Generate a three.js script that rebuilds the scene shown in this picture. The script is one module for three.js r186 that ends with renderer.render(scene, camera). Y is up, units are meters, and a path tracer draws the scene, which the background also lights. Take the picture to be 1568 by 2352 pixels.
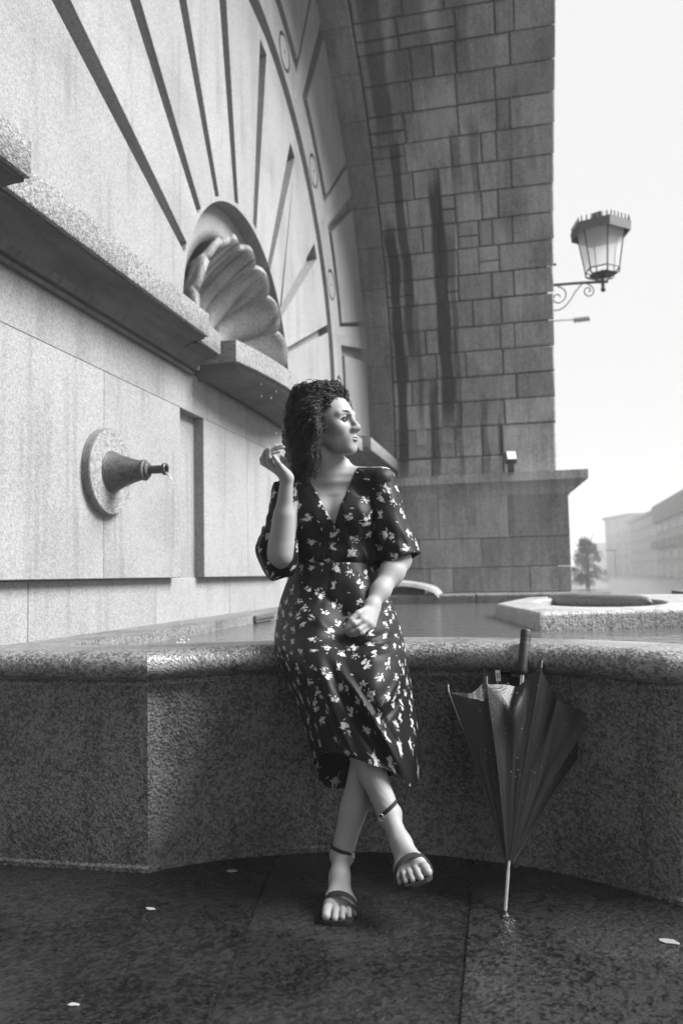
import * as THREE from 'three';
import { mergeGeometries, toCreasedNormals } from 'three/addons/utils/BufferGeometryUtils.js';

// ---------- camera, sky, sun, exposure ----------
const scene = new THREE.Scene();
const R = THREE.MathUtils.degToRad;
const camera = new THREE.PerspectiveCamera(65.11, 682 / 1024, 0.05, 2000);
camera.position.set(0, 0.94, 0);
camera.rotation.set(R(4.552), R(12.748), R(-1.181), 'YXZ');
camera.focus = 2.62;
camera.userData.fStop = 2.8;
scene.add(camera);

const SKY = 0.116, SUN = 1.5;
{
  const w = 64, h = 32, d = new Float32Array(w * h * 4);
  for (let j = 0; j < h; j++) for (let i = 0; i < w; i++) {
    const k = (j * w + i) * 4, v = SKY;
    d[k] = v; d[k + 1] = v; d[k + 2] = v; d[k + 3] = 1;
  }
  const t = new THREE.DataTexture(d, w, h, THREE.RGBAFormat, THREE.FloatType);
  t.mapping = THREE.EquirectangularReflectionMapping; t.magFilter = THREE.LinearFilter; t.needsUpdate = true;
  scene.background = t; scene.environment = t;
}
const sun = new THREE.DirectionalLight(0xffffff, SUN);
sun.position.set(19.5, 20, -8); sun.target.position.set(-1, 0, -5);
sun.castShadow = true; sun.shadow.radius = 60; sun.shadow.mapSize.set(2048, 2048);
Object.assign(sun.shadow.camera, { left: -20, right: 20, top: 20, bottom: -20, near: 1, far: 80 });
scene.add(sun, sun.target);
const renderer = new THREE.WebGLRenderer({ antialias: true });
renderer.toneMapping = THREE.LinearToneMapping;
renderer.toneMappingExposure = 7.8;
renderer.shadowMap.enabled = true;
scene.fog = new THREE.FogExp2(0xffffff, 0.0028);

// ---------- helpers ----------
let seed = 7;
const rnd = () => { seed = (seed * 1664525 + 1013904223) >>> 0; return seed / 4294967296; };
const rr = (a, b) => a + (b - a) * rnd();
const hash = (x, y, s) => { let h = (x * 374761393 + y * 668265263 + s * 974634777) | 0; h = Math.imul(h ^ (h >>> 13), 1274126177); h ^= h >>> 16; return (h >>> 0) / 4294967296; };
const sm = t => t * t * (3 - 2 * t);
const mix = (a, b, t) => a + (b - a) * t;
const clamp = (x, a, b) => Math.min(b, Math.max(a, x));
const step = (a, b, x) => sm(clamp((x - a) / (b - a), 0, 1));
function vn(x, y, px, py, s) {             // tileable value noise, periods px, py
  const xi = Math.floor(x), yi = Math.floor(y), fx = sm(x - xi), fy = sm(y - yi), m = (a, p) => ((a % p) + p) % p;
  const a = hash(m(xi, px), m(yi, py), s), b = hash(m(xi + 1, px), m(yi, py), s), c = hash(m(xi, px), m(yi + 1, py), s), d = hash(m(xi + 1, px), m(yi + 1, py), s);
  return mix(mix(a, b, fx), mix(c, d, fx), fy);
}
const n3 = (() => {                          // 3D value noise
  const g = (x, y, z) => hash(x + z * 131, y + z * 57, 91);
  return (x, y, z) => {
    const a = Math.floor(x), b = Math.floor(y), c = Math.floor(z), u = sm(x - a), v = sm(y - b), w = sm(z - c);
    const l = k => mix(mix(g(a, b, k), g(a + 1, b, k), u), mix(g(a, b + 1, k), g(a + 1, b + 1, k), u), v);
    return mix(l(c), l(c + 1), w) * 2 - 1;
  };
})();
const toS = v => { v = clamp(v, 0, 1); return Math.round(255 * (v <= 0.0031308 ? 12.92 * v : 1.055 * Math.pow(v, 1 / 2.4) - 0.055)); };
function tex(w, h, fn, { srgb = true, tile = 1, tileV = tile } = {}) {
  const d = new Uint8Array(w * h * 4);
  for (let j = 0; j < h; j++) for (let i = 0; i < w; i++) {
    const v = fn(i, j), k = (j * w + i) * 4, b = srgb ? toS(v) : Math.round(255 * clamp(v, 0, 1));
    d[k] = d[k + 1] = d[k + 2] = b; d[k + 3] = 255;
  }
  const t = new THREE.DataTexture(d, w, h);
  t.wrapS = t.wrapT = THREE.RepeatWrapping; t.magFilter = THREE.LinearFilter; t.minFilter = THREE.LinearMipmapLinearFilter; t.generateMipmaps = true;
  if (srgb) t.colorSpace = THREE.SRGBColorSpace;
  t.repeat.set(1 / tile, 1 / tileV); t.needsUpdate = true;
  return t;
}
const G = v => new THREE.Color().setRGB(v, v, v);
const mat = (v, o = {}) => new THREE.MeshStandardMaterial({ color: G(v), roughness: 0.85, ...o });
const phys = (v, o = {}) => new THREE.MeshPhysicalMaterial({ color: G(v), roughness: 0.85, ...o });

// granite: crystal speckle, cloudy patches, pits
const S = 1024;
function granite(tile, px, contrast, patch, s, light = 0, streak = 0) {
  return tex(S, S, (i, j) => {
    const u = i / S, v = j / S;
    const g1 = vn(u * px, v * px, px, px, s), g2 = vn(u * px * 2, v * px * 2, px * 2, px * 2, s + 1), g3 = vn(u * px / 2, v * px / 2, px / 2, px / 2, s + 2), h = hash(i, j, s + 9);
    const n = 0.4 * g1 + 0.3 * g2 + 0.15 * g3 + 0.15 * h;
    let c = 0.72 + contrast * (step(0.22, 0.78, n) - 0.5);
    if (light && n > 0.6) c += light * (n - 0.6) * 4;
    const p = vn(u * 5, v * 5, 5, 5, s + 3) * 0.6 + vn(u * 17, v * 17, 17, 17, s + 4) * 0.4;
    if (streak) c *= 1 - streak * step(0.52, 0.85, 0.6 * vn(u * 23, v * 2, 23, 2, s + 5) + 0.4 * vn(u * 61, v * 5, 61, 5, s + 6)) - 0.6 * streak * step(0.55, 0.8, vn(u * 3, v * 4, 3, 4, s + 7));
    return c * (1 + patch * (p - 0.5));
  }, { tile });
}
function grains(tile, px, s) {
  return tex(S, S, (i, j) => {
    const u = i / S, v = j / S;
    return 0.45 * vn(u * px, v * px, px, px, s) + 0.3 * vn(u * px * 2, v * px * 2, px * 2, px * 2, s + 1) + 0.25 * vn(u * px / 3, v * px / 3, Math.round(px / 3), Math.round(px / 3), s + 2);
  }, { srgb: false, tile });
}
const wallMap = granite(1.9, 300, 0.34, 0.14, 11, 0, 0.17), wallBump = grains(1.9, 300, 11);
const basinMap = granite(1.1, 170, 0.95, 0.8, 31, 0.5, 0.3), basinBump = grains(1.1, 160, 31);
const paveMap = granite(1.3, 130, 1.15, 1.1, 51, 1.6), paveBump = grains(1.3, 150, 51);
const paveRough = tex(512, 512, (i, j) => { const u = i / 512, v = j / 512; return 0.06 + 0.34 * step(0.35, 0.7, vn(u * 4, v * 4, 4, 4, 61)) + 0.16 * vn(u * 90, v * 90, 90, 90, 62); }, { srgb: false, tile: 1.3 });
const M = {};
M.wall = mat(0.315, { map: wallMap, bumpMap: wallBump, bumpScale: 0.0025, roughness: 0.9 });
M.wallB = mat(0.295, { map: wallMap, bumpMap: wallBump, bumpScale: 0.0025, roughness: 0.9 });
M.cornice = mat(0.285, { map: granite(1.2, 150, 0.7, 0.25, 71), bumpMap: wallBump, bumpScale: 0.006, roughness: 0.92 });
M.basin = mat(0.18, { map: basinMap, bumpMap: basinBump, bumpScale: 0.006, roughness: 0.72 });
M.ring = mat(0.46, { map: basinMap, bumpMap: basinBump, bumpScale: 0.003, roughness: 0.4 });
M.rim = mat(0.26, { map: basinMap, bumpMap: basinBump, bumpScale: 0.0032, roughness: 0.3 });
M.curb = mat(0.2, { map: basinMap, bumpMap: basinBump, bumpScale: 0.004, roughness: 0.7 });
M.pave = mat(0.016, { map: paveMap, bumpMap: paveBump, bumpScale: 0.0035, roughnessMap: paveRough, roughness: 1 });
M.paveB = mat(0.03, { map: paveMap, bumpMap: paveBump, bumpScale: 0.0045, roughnessMap: paveRough, roughness: 1 });
M.coveShade = mat(0.15, { map: tex(512, 512, (i, j) => { const u = i / 512, v = j / 512; return 0.35 + 0.5 * (0.5 * vn(u * 40, v * 6, 40, 6, 15) + 0.3 * vn(u * 9, v * 9, 9, 9, 16) + 0.2 * vn(u * 130, v * 130, 130, 130, 17)); }, { tile: 1.1 }), bumpMap: wallBump, bumpScale: 0.003, roughness: 0.92 });  // streaked stone for the coves, underside shade put into its dark colour
M.mortar = mat(0.07, { roughness: 0.95 });
M.iron = mat(0.05, { roughness: 0.55, metalness: 0.4 });

// ---------- scene graph helpers ----------
const used = {};
const numbered = n => { used[n] = (used[n] || 0) + 1; return used[n] === 1 ? n : `${n}_${String(used[n] - 1).padStart(3, '0')}`; };
const things = [];
function thing(name, label, category, group) {
  const g = new THREE.Group(); g.name = numbered(name); g.userData = { label, category };
  if (group) g.userData.group = group;
  scene.add(g); things.push(g); return g;
}
function part(parent, name, geo, m, label) {
  const o = new THREE.Mesh(geo, m); o.name = name; o.castShadow = o.receiveShadow = true;
  if (label) o.userData.label = label;
  parent.add(o); return o;
}
function settle() {                         // move each thing's origin to its base
  for (const g of things) {
    if (!g.children.length || !g.isGroup) continue;
    const b = new THREE.Box3().setFromObject(g), c = new THREE.Vector3((b.min.x + b.max.x) / 2, b.min.y, (b.min.z + b.max.z) / 2);
    for (const k of g.children) k.position.sub(c);
    g.position.add(c);
  }
}
function struct(name, geo, m) { const o = new THREE.Mesh(geo, m); o.name = name; o.userData.kind = 'structure'; o.castShadow = o.receiveShadow = true; scene.add(o); return o; }
function geoOf(pos, idx, uv) {
  const g = new THREE.BufferGeometry();
  g.setAttribute('position', new THREE.Float32BufferAttribute(pos, 3));
  if (uv) g.setAttribute('uv', new THREE.Float32BufferAttribute(uv, 2));
  if (idx) g.setIndex(idx);
  g.computeVertexNormals(); return g;
}
function triUV(g, ox = 0, oy = 0) {          // uv in metres by the face's main axis
  g = g.index ? g.toNonIndexed() : g;
  const p = g.attributes.position, uv = new Float32Array(p.count * 2), a = new THREE.Vector3(), b = new THREE.Vector3(), c = new THREE.Vector3(), n = new THREE.Vector3();
  for (let i = 0; i < p.count; i += 3) {
    a.fromBufferAttribute(p, i); b.fromBufferAttribute(p, i + 1); c.fromBufferAttribute(p, i + 2);
    n.copy(b).sub(a).cross(c.clone().sub(a));
    const x = Math.abs(n.x), y = Math.abs(n.y), z = Math.abs(n.z);
    [a, b, c].forEach((q, k) => { uv[(i + k) * 2] = ox + (x >= y && x >= z ? -q.z : q.x); uv[(i + k) * 2 + 1] = oy + (y > x && y > z ? q.z : q.y); });
  }
  g.setAttribute('uv', new THREE.BufferAttribute(uv, 2)); return g;
}
// block with a chamfered front: f(u,v,w) maps block coordinates to the world, w grows towards the front
function block(f, u0, u1, v0, v1, w0, w1, c, jit = 0) {
  const j = () => rr(-jit, jit), k = [[u0, v0], [u1, v0], [u1, v1], [u0, v1]], d = [[1, 1], [-1, 1], [-1, -1], [1, -1]];
  const pts = [];
  for (const [u, v] of k) pts.push(f(u, v, w0));
  for (const [u, v] of k) pts.push(f(u, v, w1 - c));
  k.forEach(([u, v], i) => pts.push(f(u + d[i][0] * (c + Math.abs(j())), v + d[i][1] * (c + Math.abs(j())), w1 + j())));
  const pos = [], q = (a, b, e, g) => [a, b, e, a, e, g].forEach(i => pos.push(...pts[i]));
  q(8, 9, 10, 11); for (let i = 0; i < 4; i++) { const n = (i + 1) % 4; q(4 + i, 4 + n, 8 + n, 8 + i); q(i, n, 4 + n, 4 + i); }
  q(3, 2, 1, 0);
  return geoOf(pos);
}
function ccw(g) {                            // make a closed piece face outwards
  const p = g.attributes.position.array; let vol = 0;
  for (let i = 0; i < p.length; i += 9) vol += p[i] * (p[i + 4] * p[i + 8] - p[i + 5] * p[i + 7]) - p[i + 1] * (p[i + 3] * p[i + 8] - p[i + 5] * p[i + 6]) + p[i + 2] * (p[i + 3] * p[i + 7] - p[i + 4] * p[i + 6]);
  if (vol < 0) { for (let i = 0; i < p.length; i += 9) for (let k = 0; k < 3; k++) { const t = p[i + 3 + k]; p[i + 3 + k] = p[i + 6 + k]; p[i + 6 + k] = t; } g.computeVertexNormals(); }
  return g;
}
function box(x0, x1, y0, y1, z0, z1, c = 0.006) { // box with small chamfers all round
  const sh = new THREE.Shape(); sh.moveTo(x0 + c, y0 + c); sh.lineTo(x1 - c, y0 + c); sh.lineTo(x1 - c, y1 - c); sh.lineTo(x0 + c, y1 - c);
  const g = new THREE.ExtrudeGeometry(sh, { depth: Math.abs(z1 - z0) - 2 * c, bevelEnabled: true, bevelSize: c, bevelThickness: c, bevelSegments: 1 });
  g.translate(0, 0, Math.min(z0, z1) + c); return triUV(g, rr(0, 5), rr(0, 5));
}
const XW = -2.17;                            // face of the fountain wall; wall coordinates are a = -z, b = y
function wallPiece(pts, xb, xf, bevel = 0.004, holes = []) {
  const sh = new THREE.Shape(pts.map(p => new THREE.Vector2(p[0], p[1])));
  for (const h of holes) sh.holes.push(new THREE.Path(h.map(p => new THREE.Vector2(p[0], p[1]))));
  const g = new THREE.ExtrudeGeometry(sh, { depth: xf - xb - bevel, bevelEnabled: bevel > 0, bevelSize: bevel, bevelOffset: -bevel, bevelThickness: bevel, bevelSegments: 1, curveSegments: 1 });
  g.applyMatrix4(new THREE.Matrix4().set(0, 0, 1, xb, 0, 1, 0, 0, -1, 0, 0, 0, 0, 0, 0, 1));
  return triUV(g, rr(0, 3), rr(0, 3));
}
const arc = (cx, cy, r, t0, t1, n) => Array.from({ length: n + 1 }, (_, i) => { const t = R(t0 + (t1 - t0) * i / n); return [cx + r * Math.cos(t), cy + r * Math.sin(t)]; });
const V = (x, y, z) => new THREE.Vector3(x, y, z);
// a point from the photo's pixel (1568 wide) at a depth along the lens axis, used to measure things out
camera.updateMatrixWorld();
const at = (x, y, d) => V((x - 784) / 1842 * d, -(y - 1176) / 1842 * d, -d).applyMatrix4(camera.matrixWorld);
function tube(pts, r, rad = 6, seg = 0, closed = false) {
  const c = new THREE.CatmullRomCurve3(pts, closed, 'centripetal'), n = seg || pts.length * 4;
  const g = new THREE.TubeGeometry(c, n, 1, rad, closed);
  const p = g.attributes.position, q = new THREE.Vector3(), o = new THREE.Vector3();
  for (let i = 0; i <= n; i++) { c.getPointAt(i / n, o); const k = typeof r === 'function' ? r(i / n) : r; for (let j = 0; j <= rad; j++) { const e = i * (rad + 1) + j; q.fromBufferAttribute(p, e).sub(o).multiplyScalar(k).add(o); p.setXYZ(e, q.x, q.y, q.z); } }
  return g;
}
// ---------- ground and paving ----------
{
  const g = new THREE.PlaneGeometry(560, 560).rotateX(-Math.PI / 2); g.translate(60, -0.03, -200);
  struct('ground', triUV(g), mat(0.05, { map: paveMap, roughness: 0.22 }));
  const pv = new THREE.Group(); pv.name = 'pavement'; pv.userData.kind = 'structure'; scene.add(pv);
  // slabs between joint lines measured from the photo (x at z = -2.7 and at z = -1.2)
  const lines = [[-3.4, -3.3], [-2.2, -2.0], [-0.86, -0.62], [-0.2, -0.155], [0.85, 0.62], [1.9, 1.7], [3.2, 3.2]];
  const zs = [[-4.2, -1.45], [-1.45, -0.1], [-0.1, 0.9]];
  { const gg = new THREE.PlaneGeometry(7, 5.6).rotateX(-Math.PI / 2); gg.translate(0, -0.0065, -1.6); part(pv, 'grout', triUV(gg), M.pave); }
  lines.slice(0, -1).forEach((l, i) => zs.forEach((zz, k) => {
    const n = lines[i + 1], X = (q, z) => q[0] + (q[1] - q[0]) * (z + 2.7) / 1.5, off = (k + i) % 2 ? 0.0 : 0.12 * (i % 3 - 1);
    const z0 = zz[0] + (k ? off : 0), z1 = zz[1] + off, j = 0.004, N = 10, pos = [], idx = [];
    const lift = rr(-0.001, 0.002);
    // gently uneven top with a worn edge
    for (let b = 0; b <= N; b++) for (let a = 0; a <= N; a++) {
      const z = mix(z0 + j, z1 - j, b / N), x = mix(X(l, z) + j, X(n, z) - j, a / N), e = a === 0 || a === N || b === 0 || b === N;
      pos.push(x, lift - (e ? 0.004 : 0) + 0.002 * n3(x * 3, 0, z * 3), z);
    }
    for (let b = 0; b < N; b++) for (let a = 0; a < N; a++) { const q = b * (N + 1) + a; idx.push(q, q + N + 1, q + 1, q + 1, q + N + 1, q + N + 2); }
    const top = geoOf(pos, idx); part(pv, 'slab', triUV(top, i * 0.37, k * 0.61), i >= 3 ? M.paveB : M.pave);
  }));
}

// ---------- the fountain's back wall ----------
const CA = 6.2, CB = 2.64, RA = 6.15, RB = 3.0;   // centre of the rays; centre of the rings
{
  const w = thing('fountain_wall', 'pale granite fountain wall carved with sunburst grooves, in the recess of the arch', 'wall');
  const inv = a => 2 * RA - a;                      // mirror about the shell's axis
  // bedding behind the facing
  const nicheHole = arc(RA, 2.7, 1.25, 0, 360, 48).slice(0, 48);
  part(w, 'backing', wallPiece([[-3, 2.33], [12.6, 2.33], [12.6, 9.6], [-3, 9.6]], -3.3, XW - 0.11, 0, [nicheHole]), M.wallB);
  part(w, 'backing', box(-3.1, XW - 0.075, 0, 2.33, -12.6, 3, 0.001), M.wallB);
  // niche floor, hollowed towards its edge
  {
    const pos = [], idx = [], uv = [], nr = 14, na = 56;
    for (let i = 0; i <= nr; i++) for (let k = 0; k <= na; k++) {
      const t = i / nr, r = 1.255 * t, th = k / na * 2 * Math.PI, x = -2.92 + 0.6 * step(0.66, 0.76, t) + 0.02 * step(0.8, 1, t);
      pos.push(x, 2.7 + r * Math.sin(th), -(RA + r * Math.cos(th))); uv.push(r * Math.cos(th), r * Math.sin(th));
    }
    for (let i = 0; i < nr; i++) for (let k = 0; k < na; k++) { const q = i * (na + 1) + k; idx.push(q, q + 1, q + na + 1, q + 1, q + na + 2, q + na + 1); }
    part(w, 'niche', geoOf(pos, idx, uv), M.wall);
    const rp = [], ri = [], ru = [];
    for (let k = 0; k <= na; k++) { const th = k / na * 2 * Math.PI; for (const x of [-2.31, XW - 0.11]) { rp.push(x, 2.7 + 1.25 * Math.sin(th), -(RA + 1.25 * Math.cos(th))); ru.push(th * 1.25, x); } }
    for (let k = 0; k < na; k++) { const q = k * 2; ri.push(q, q + 1, q + 2, q + 1, q + 3, q + 2); }
    part(w, 'niche_edge', geoOf(rp, ri, ru), M.wall);
  }
  // sunburst: sectors of facing between the rays, each ray a groove cut into both neighbours
  const rays = [22.4, 40, 61.5, 80.5, 99.7, 118.7, 137.5, 156];
  const xb = XW - 0.109, dir = t => [Math.cos(R(t)), Math.sin(R(t))];
  const ringHit = t => { const [c, s] = dir(t); if (t > 95) return 6; const dx = CA - RA, dy = CB - RB, b = dx * c + dy * s, k = dx * dx + dy * dy - 3.03 * 3.03; return -b + Math.sqrt(b * b - k); };
  const nicheHit = t => { const [c, s] = dir(t), dx = CA - RA, dy = CB - 2.7, b = dx * c + dy * s, k = dx * dx + dy * dy - 1.25 * 1.25; return -b + Math.sqrt(b * b - k); };
  const pt = (t, r, off = 0) => { const [c, s] = dir(t); return [CA + c * r - s * off, CB + s * r + c * off]; };
  const side = (t, sgn) => {                        // outline along ray t, from the niche outwards; sgn +1: the sector lies on the larger-angle side
    const r0 = nicheHit(t), r1 = ringHit(t), g0 = t < 70 ? r0 : 1.36, g1 = t < 30 ? r1 - 0.003 : t < 95 ? 3.06 + (t > 70 ? 0.17 : 0) : 3.25;
    const hw = r => 0.5 * (0.02 + 0.052 * r) * sgn, e = 0.0006 * sgn;
    return [pt(t, r0 + 0.001, e), ...(g0 > r0 + 0.02 ? [pt(t, g0, e)] : []), pt(t, g0 + 0.002, hw(g0)), pt(t, g1, hw(g1)), pt(t, g1 + 0.002, e), pt(t, r1 - 0.001, e)];
  };
  const edges = [3.5, ...rays, 176.5];
  for (let i = 0; i < edges.length - 1; i++) {
    const t0 = edges[i], t1 = edges[i + 1], A = i ? side(t0, 1) : [pt(t0, nicheHit(t0)), pt(t0, ringHit(t0))], B = i < edges.length - 2 ? side(t1, -1) : [pt(t1, nicheHit(t1)), pt(t1, 6)];
    const outer = [], inner = [], N = 9;
    for (let k = 1; k < N; k++) { const t = mix(t0, t1, k / N); outer.push(pt(t, ringHit(t))); inner.push(pt(t, nicheHit(t))); }
    if (t0 < 95 && t1 > 95) outer.splice(0, outer.length, pt(94.9, ringHit(94.9)), pt(95.1, 6));
    part(w, 'sunburst_panel', wallPiece([...A, ...outer, ...B.reverse(), ...inner.reverse()], xb, XW - rr(0, 0.0015), 0.003), i % 2 ? M.wall : M.wallB);
  }
  // strips of wall at the foot of the sunburst, down to the cornice
  const foot = (t, r) => pt(t, r)[1];
  part(w, 'foot_course', wallPiece([[RA + 1.24, 2.5], [12.2, 2.5], [12.2, CB + 0.19], [RA + 3.1, CB + 0.189], [RA + 1.25, CB + 0.075]], xb, XW - 0.001, 0.003), M.wall);
  part(w, 'foot_course', wallPiece([[-2, 2.5], [RA - 1.24, 2.5], [RA - 1.25, CB + 0.078], [0.2, CB + 0.36], [-2, CB + 0.5]], xb, XW - 0.001, 0.003), M.wallB);
  // the ring of medallions with spokes to the arch, and the sunk panels between the spokes
  const rp = (t, r) => [RA + r * Math.cos(R(t)), RB + r * Math.sin(R(t))];
  const strips = [[-8, -5], [13.5, 17], [35.9, 39.8], [58.5, 62.3], [81.2, 84.8]], meds = [4.0, 25.2, 46.8, 68.3];
  for (let k = 0; k < 4; k++) {
    const s0 = strips[k], s1 = strips[k + 1], m0 = (s0[0] + s0[1]) / 2, m1 = (s1[0] + s1[1]) / 2, r0 = 3.25, r1 = 3.72, re = 5.5;
    const A = t => rp(t, 1);
    const clipLow = p => [p[0], Math.max(p[1], CB + 0.195)];
    const out = [rp(m0, r0), rp(m0, re), rp(s0[1], re), rp(s0[1], r1), ...arc(RA, RB, r1, s0[1], s1[0], 12).slice(1), rp(s1[0], re), rp(s1[1] - (s1[1] - m1), re), rp(m1, r0), ...arc(RA, RB, r0, m1, m0, 14).slice(1, -1)];
    const c = rp(meds[k], 3.49), hole = arc(c[0], c[1], 0.192, 0, 360, 30).slice(0, 30);
    part(w, 'ring_band', wallPiece(k ? out : out.map(clipLow), xb, XW - 0.0015 * k, 0.003, [hole]), M.wall);
    part(w, 'medallion', wallPiece(arc(c[0], c[1], 0.155, 0, 360, 28).slice(0, 28), xb, XW - 0.003, 0.004, [arc(c[0], c[1], 0.02, 0, 360, 10).slice(0, 10)]), M.wall);
    const p0 = s0[1] + 0.7, p1 = s1[0] - 1.9, ri = 3.91;
    const pp = [rp(p0, re), rp(p1, re), ...arc(RA, RB, ri, p1, p0, 10)].reverse();
    part(w, 'sunk_panel', wallPiece(k ? pp : pp.map(clipLow), xb, XW - 0.004, 0.004), M.wallB);
  }
  // lower facing: proud slabs with a recess between them, frieze above, plinth below
  const seams = [[-2.9, 1.2], [1.2, 2.55], [2.55, 3.87], [3.87, 4.85], [5.245, 6.15], [6.15, inv(5.245)], [inv(4.85), inv(3.87)], [inv(3.87), 9.9], [9.9, 11.8]];
  for (const [a, b] of seams) part(w, 'facing_slab', wallPiece([[a + 0.0015, 0.95], [b - 0.0015, 0.95], [b - 0.0015, 2.068], [a + 0.0015, 2.068]], XW - 0.074, XW - rr(0, 0.002), 0.004), rnd() < 0.5 ? M.wall : M.wallB);
  const fr = [-2.9, 0.6, 2.9, 4.9, 6.15, inv(4.9), inv(2.9), 11.8];
  for (let i = 0; i < fr.length - 1; i++) part(w, 'frieze_block', wallPiece([[fr[i] + 0.001, 2.071], [fr[i + 1] - 0.001, 2.071], [fr[i + 1] - 0.001, 2.345], [fr[i] + 0.001, 2.345]], XW - 0.074, XW - 0.004 - rr(0, 0.003), 0.003), i % 2 ? M.wall : M.wallB);
  const pl = [-2.9, 1.5, 3.3, 4.62, 5.9, 7.2, 8.7, 10.2, 11.8];
  for (let i = 0; i < pl.length - 1; i++) part(w, 'plinth_block', wallPiece([[pl[i] + 0.002, 0.66], [pl[i + 1] - 0.002, 0.66], [pl[i + 1] - 0.002, 0.948], [pl[i] + 0.002, 0.948]], XW - 0.0742, XW - 0.062 - rr(0, 0.003), 0.004), i % 2 ? M.wall : M.wallB);
  // cornice: one length per break in its face
  const corn = (name, z0, z1, xf, yb, yt, m = M.cornice) => {
    const prof = [[XW - 0.1, 2.325], [XW + 0.022, 2.325], [XW + 0.034, 2.34], [XW + 0.022, 2.355], [XW + 0.05, 2.358], [XW + 0.056, 2.372]];
    const x0 = XW + 0.056, y0 = 2.376, x1 = xf - 0.03, y1 = yb - 0.012;
    for (let i = 1; i <= 8; i++) { const t = i / 8 * Math.PI / 2; prof.push([x0 + (x1 - x0) * (1 - Math.cos(t)) * 0.5 + (x1 - x0) * (i / 8) * 0.5, y0 + (y1 - y0) * Math.sin(t)]); }
    const ext = (pts, nm, mt) => { const g = new THREE.ExtrudeGeometry(new THREE.Shape(pts.map(p => new THREE.Vector2(p[0], p[1]))), { depth: z0 - z1, bevelEnabled: false }); g.translate(0, 0, z1); return part(w, nm, toCreasedNormals(triUV(g, rr(0, 3), 0), R(35)), mt); };
    ext([...prof, [x1, yb + 0.03], [XW - 0.1, yb + 0.03]], 'cornice_cove', M.coveShade);  // cove in darker stone than the fascia: its shade is painted in
    ext([[XW - 0.09, yb + 0.033], [xf - 0.03, yb + 0.033], [xf - 0.028, yb], [xf - 0.004, yb], [xf, yb + 0.006], [xf, yt - 0.01], [xf - 0.012, yt], [XW - 0.05, yt + 0.075], [XW - 0.09, yt + 0.075]], name, m);
  };
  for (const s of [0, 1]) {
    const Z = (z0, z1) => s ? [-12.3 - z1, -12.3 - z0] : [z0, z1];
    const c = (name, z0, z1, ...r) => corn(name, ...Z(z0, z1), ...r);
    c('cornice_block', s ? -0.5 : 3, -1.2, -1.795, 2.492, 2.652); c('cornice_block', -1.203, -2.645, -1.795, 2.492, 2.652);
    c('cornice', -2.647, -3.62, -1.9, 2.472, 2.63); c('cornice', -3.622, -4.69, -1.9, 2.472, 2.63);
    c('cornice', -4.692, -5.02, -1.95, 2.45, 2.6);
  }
  // bowed shelf below the shell and the cove that carries it
  {
    const plan = []; const N = 28, za = -5.046, half = 1.104;
    for (let i = 0; i <= N; i++) { const t = i / N * 2 - 1; plan.push([-1.85 + 0.115 * (1 - t * t) - (t > 0 ? 0.17 * t * t : 0), -6.15 - t * half]); }
    const sh = new THREE.Shape([[-2.5, za - 2 * half], [-2.5, za], ...plan.map(p => p)].map(p => new THREE.Vector2(p[0], p[1])));
    const g = new THREE.ExtrudeGeometry(sh, { depth: 0.142, bevelEnabled: true, bevelSize: 0.006, bevelOffset: -0.006, bevelThickness: 0.006, bevelSegments: 1 });
    g.applyMatrix4(new THREE.Matrix4().set(1, 0, 0, 0, 0, 0, 1, 2.408, 0, 1, 0, 0, 0, 0, 0, 1));
    part(w, 'shelf', ccw(triUV(g)), M.cornice);
    const pos = [], idx = [], uv = [], K = 10;
    for (let k = 0; k <= K; k++) for (let i = -1; i <= N + 1; i++) {
      const q = k / K, [px, pz] = plan[clamp(i, 0, N)], s = Math.sin(q * Math.PI / 2), o = (px - 0.02 - XW) * (1 - 0.86 * q * q), zz = -6.15 + (pz + 6.15) * (1 - 0.12 * s);
      const x = i < 0 || i > N ? XW - 0.05 : XW + o; pos.push(x, 2.41 - 0.095 * s, zz); uv.push(pz, q * 0.3);
    }
    const n = N + 3; for (let k = 0; k < K; k++) for (let i = 0; i < n - 1; i++) { const q = k * n + i; idx.push(q, q + 1, q + n, q + 1, q + n + 1, q + n); }
    part(w, 'shelf_cove', geoOf(pos, idx, uv), M.coveShade);  // same darkened stone, shade under the shelf painted into the colour
  }
}
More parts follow.
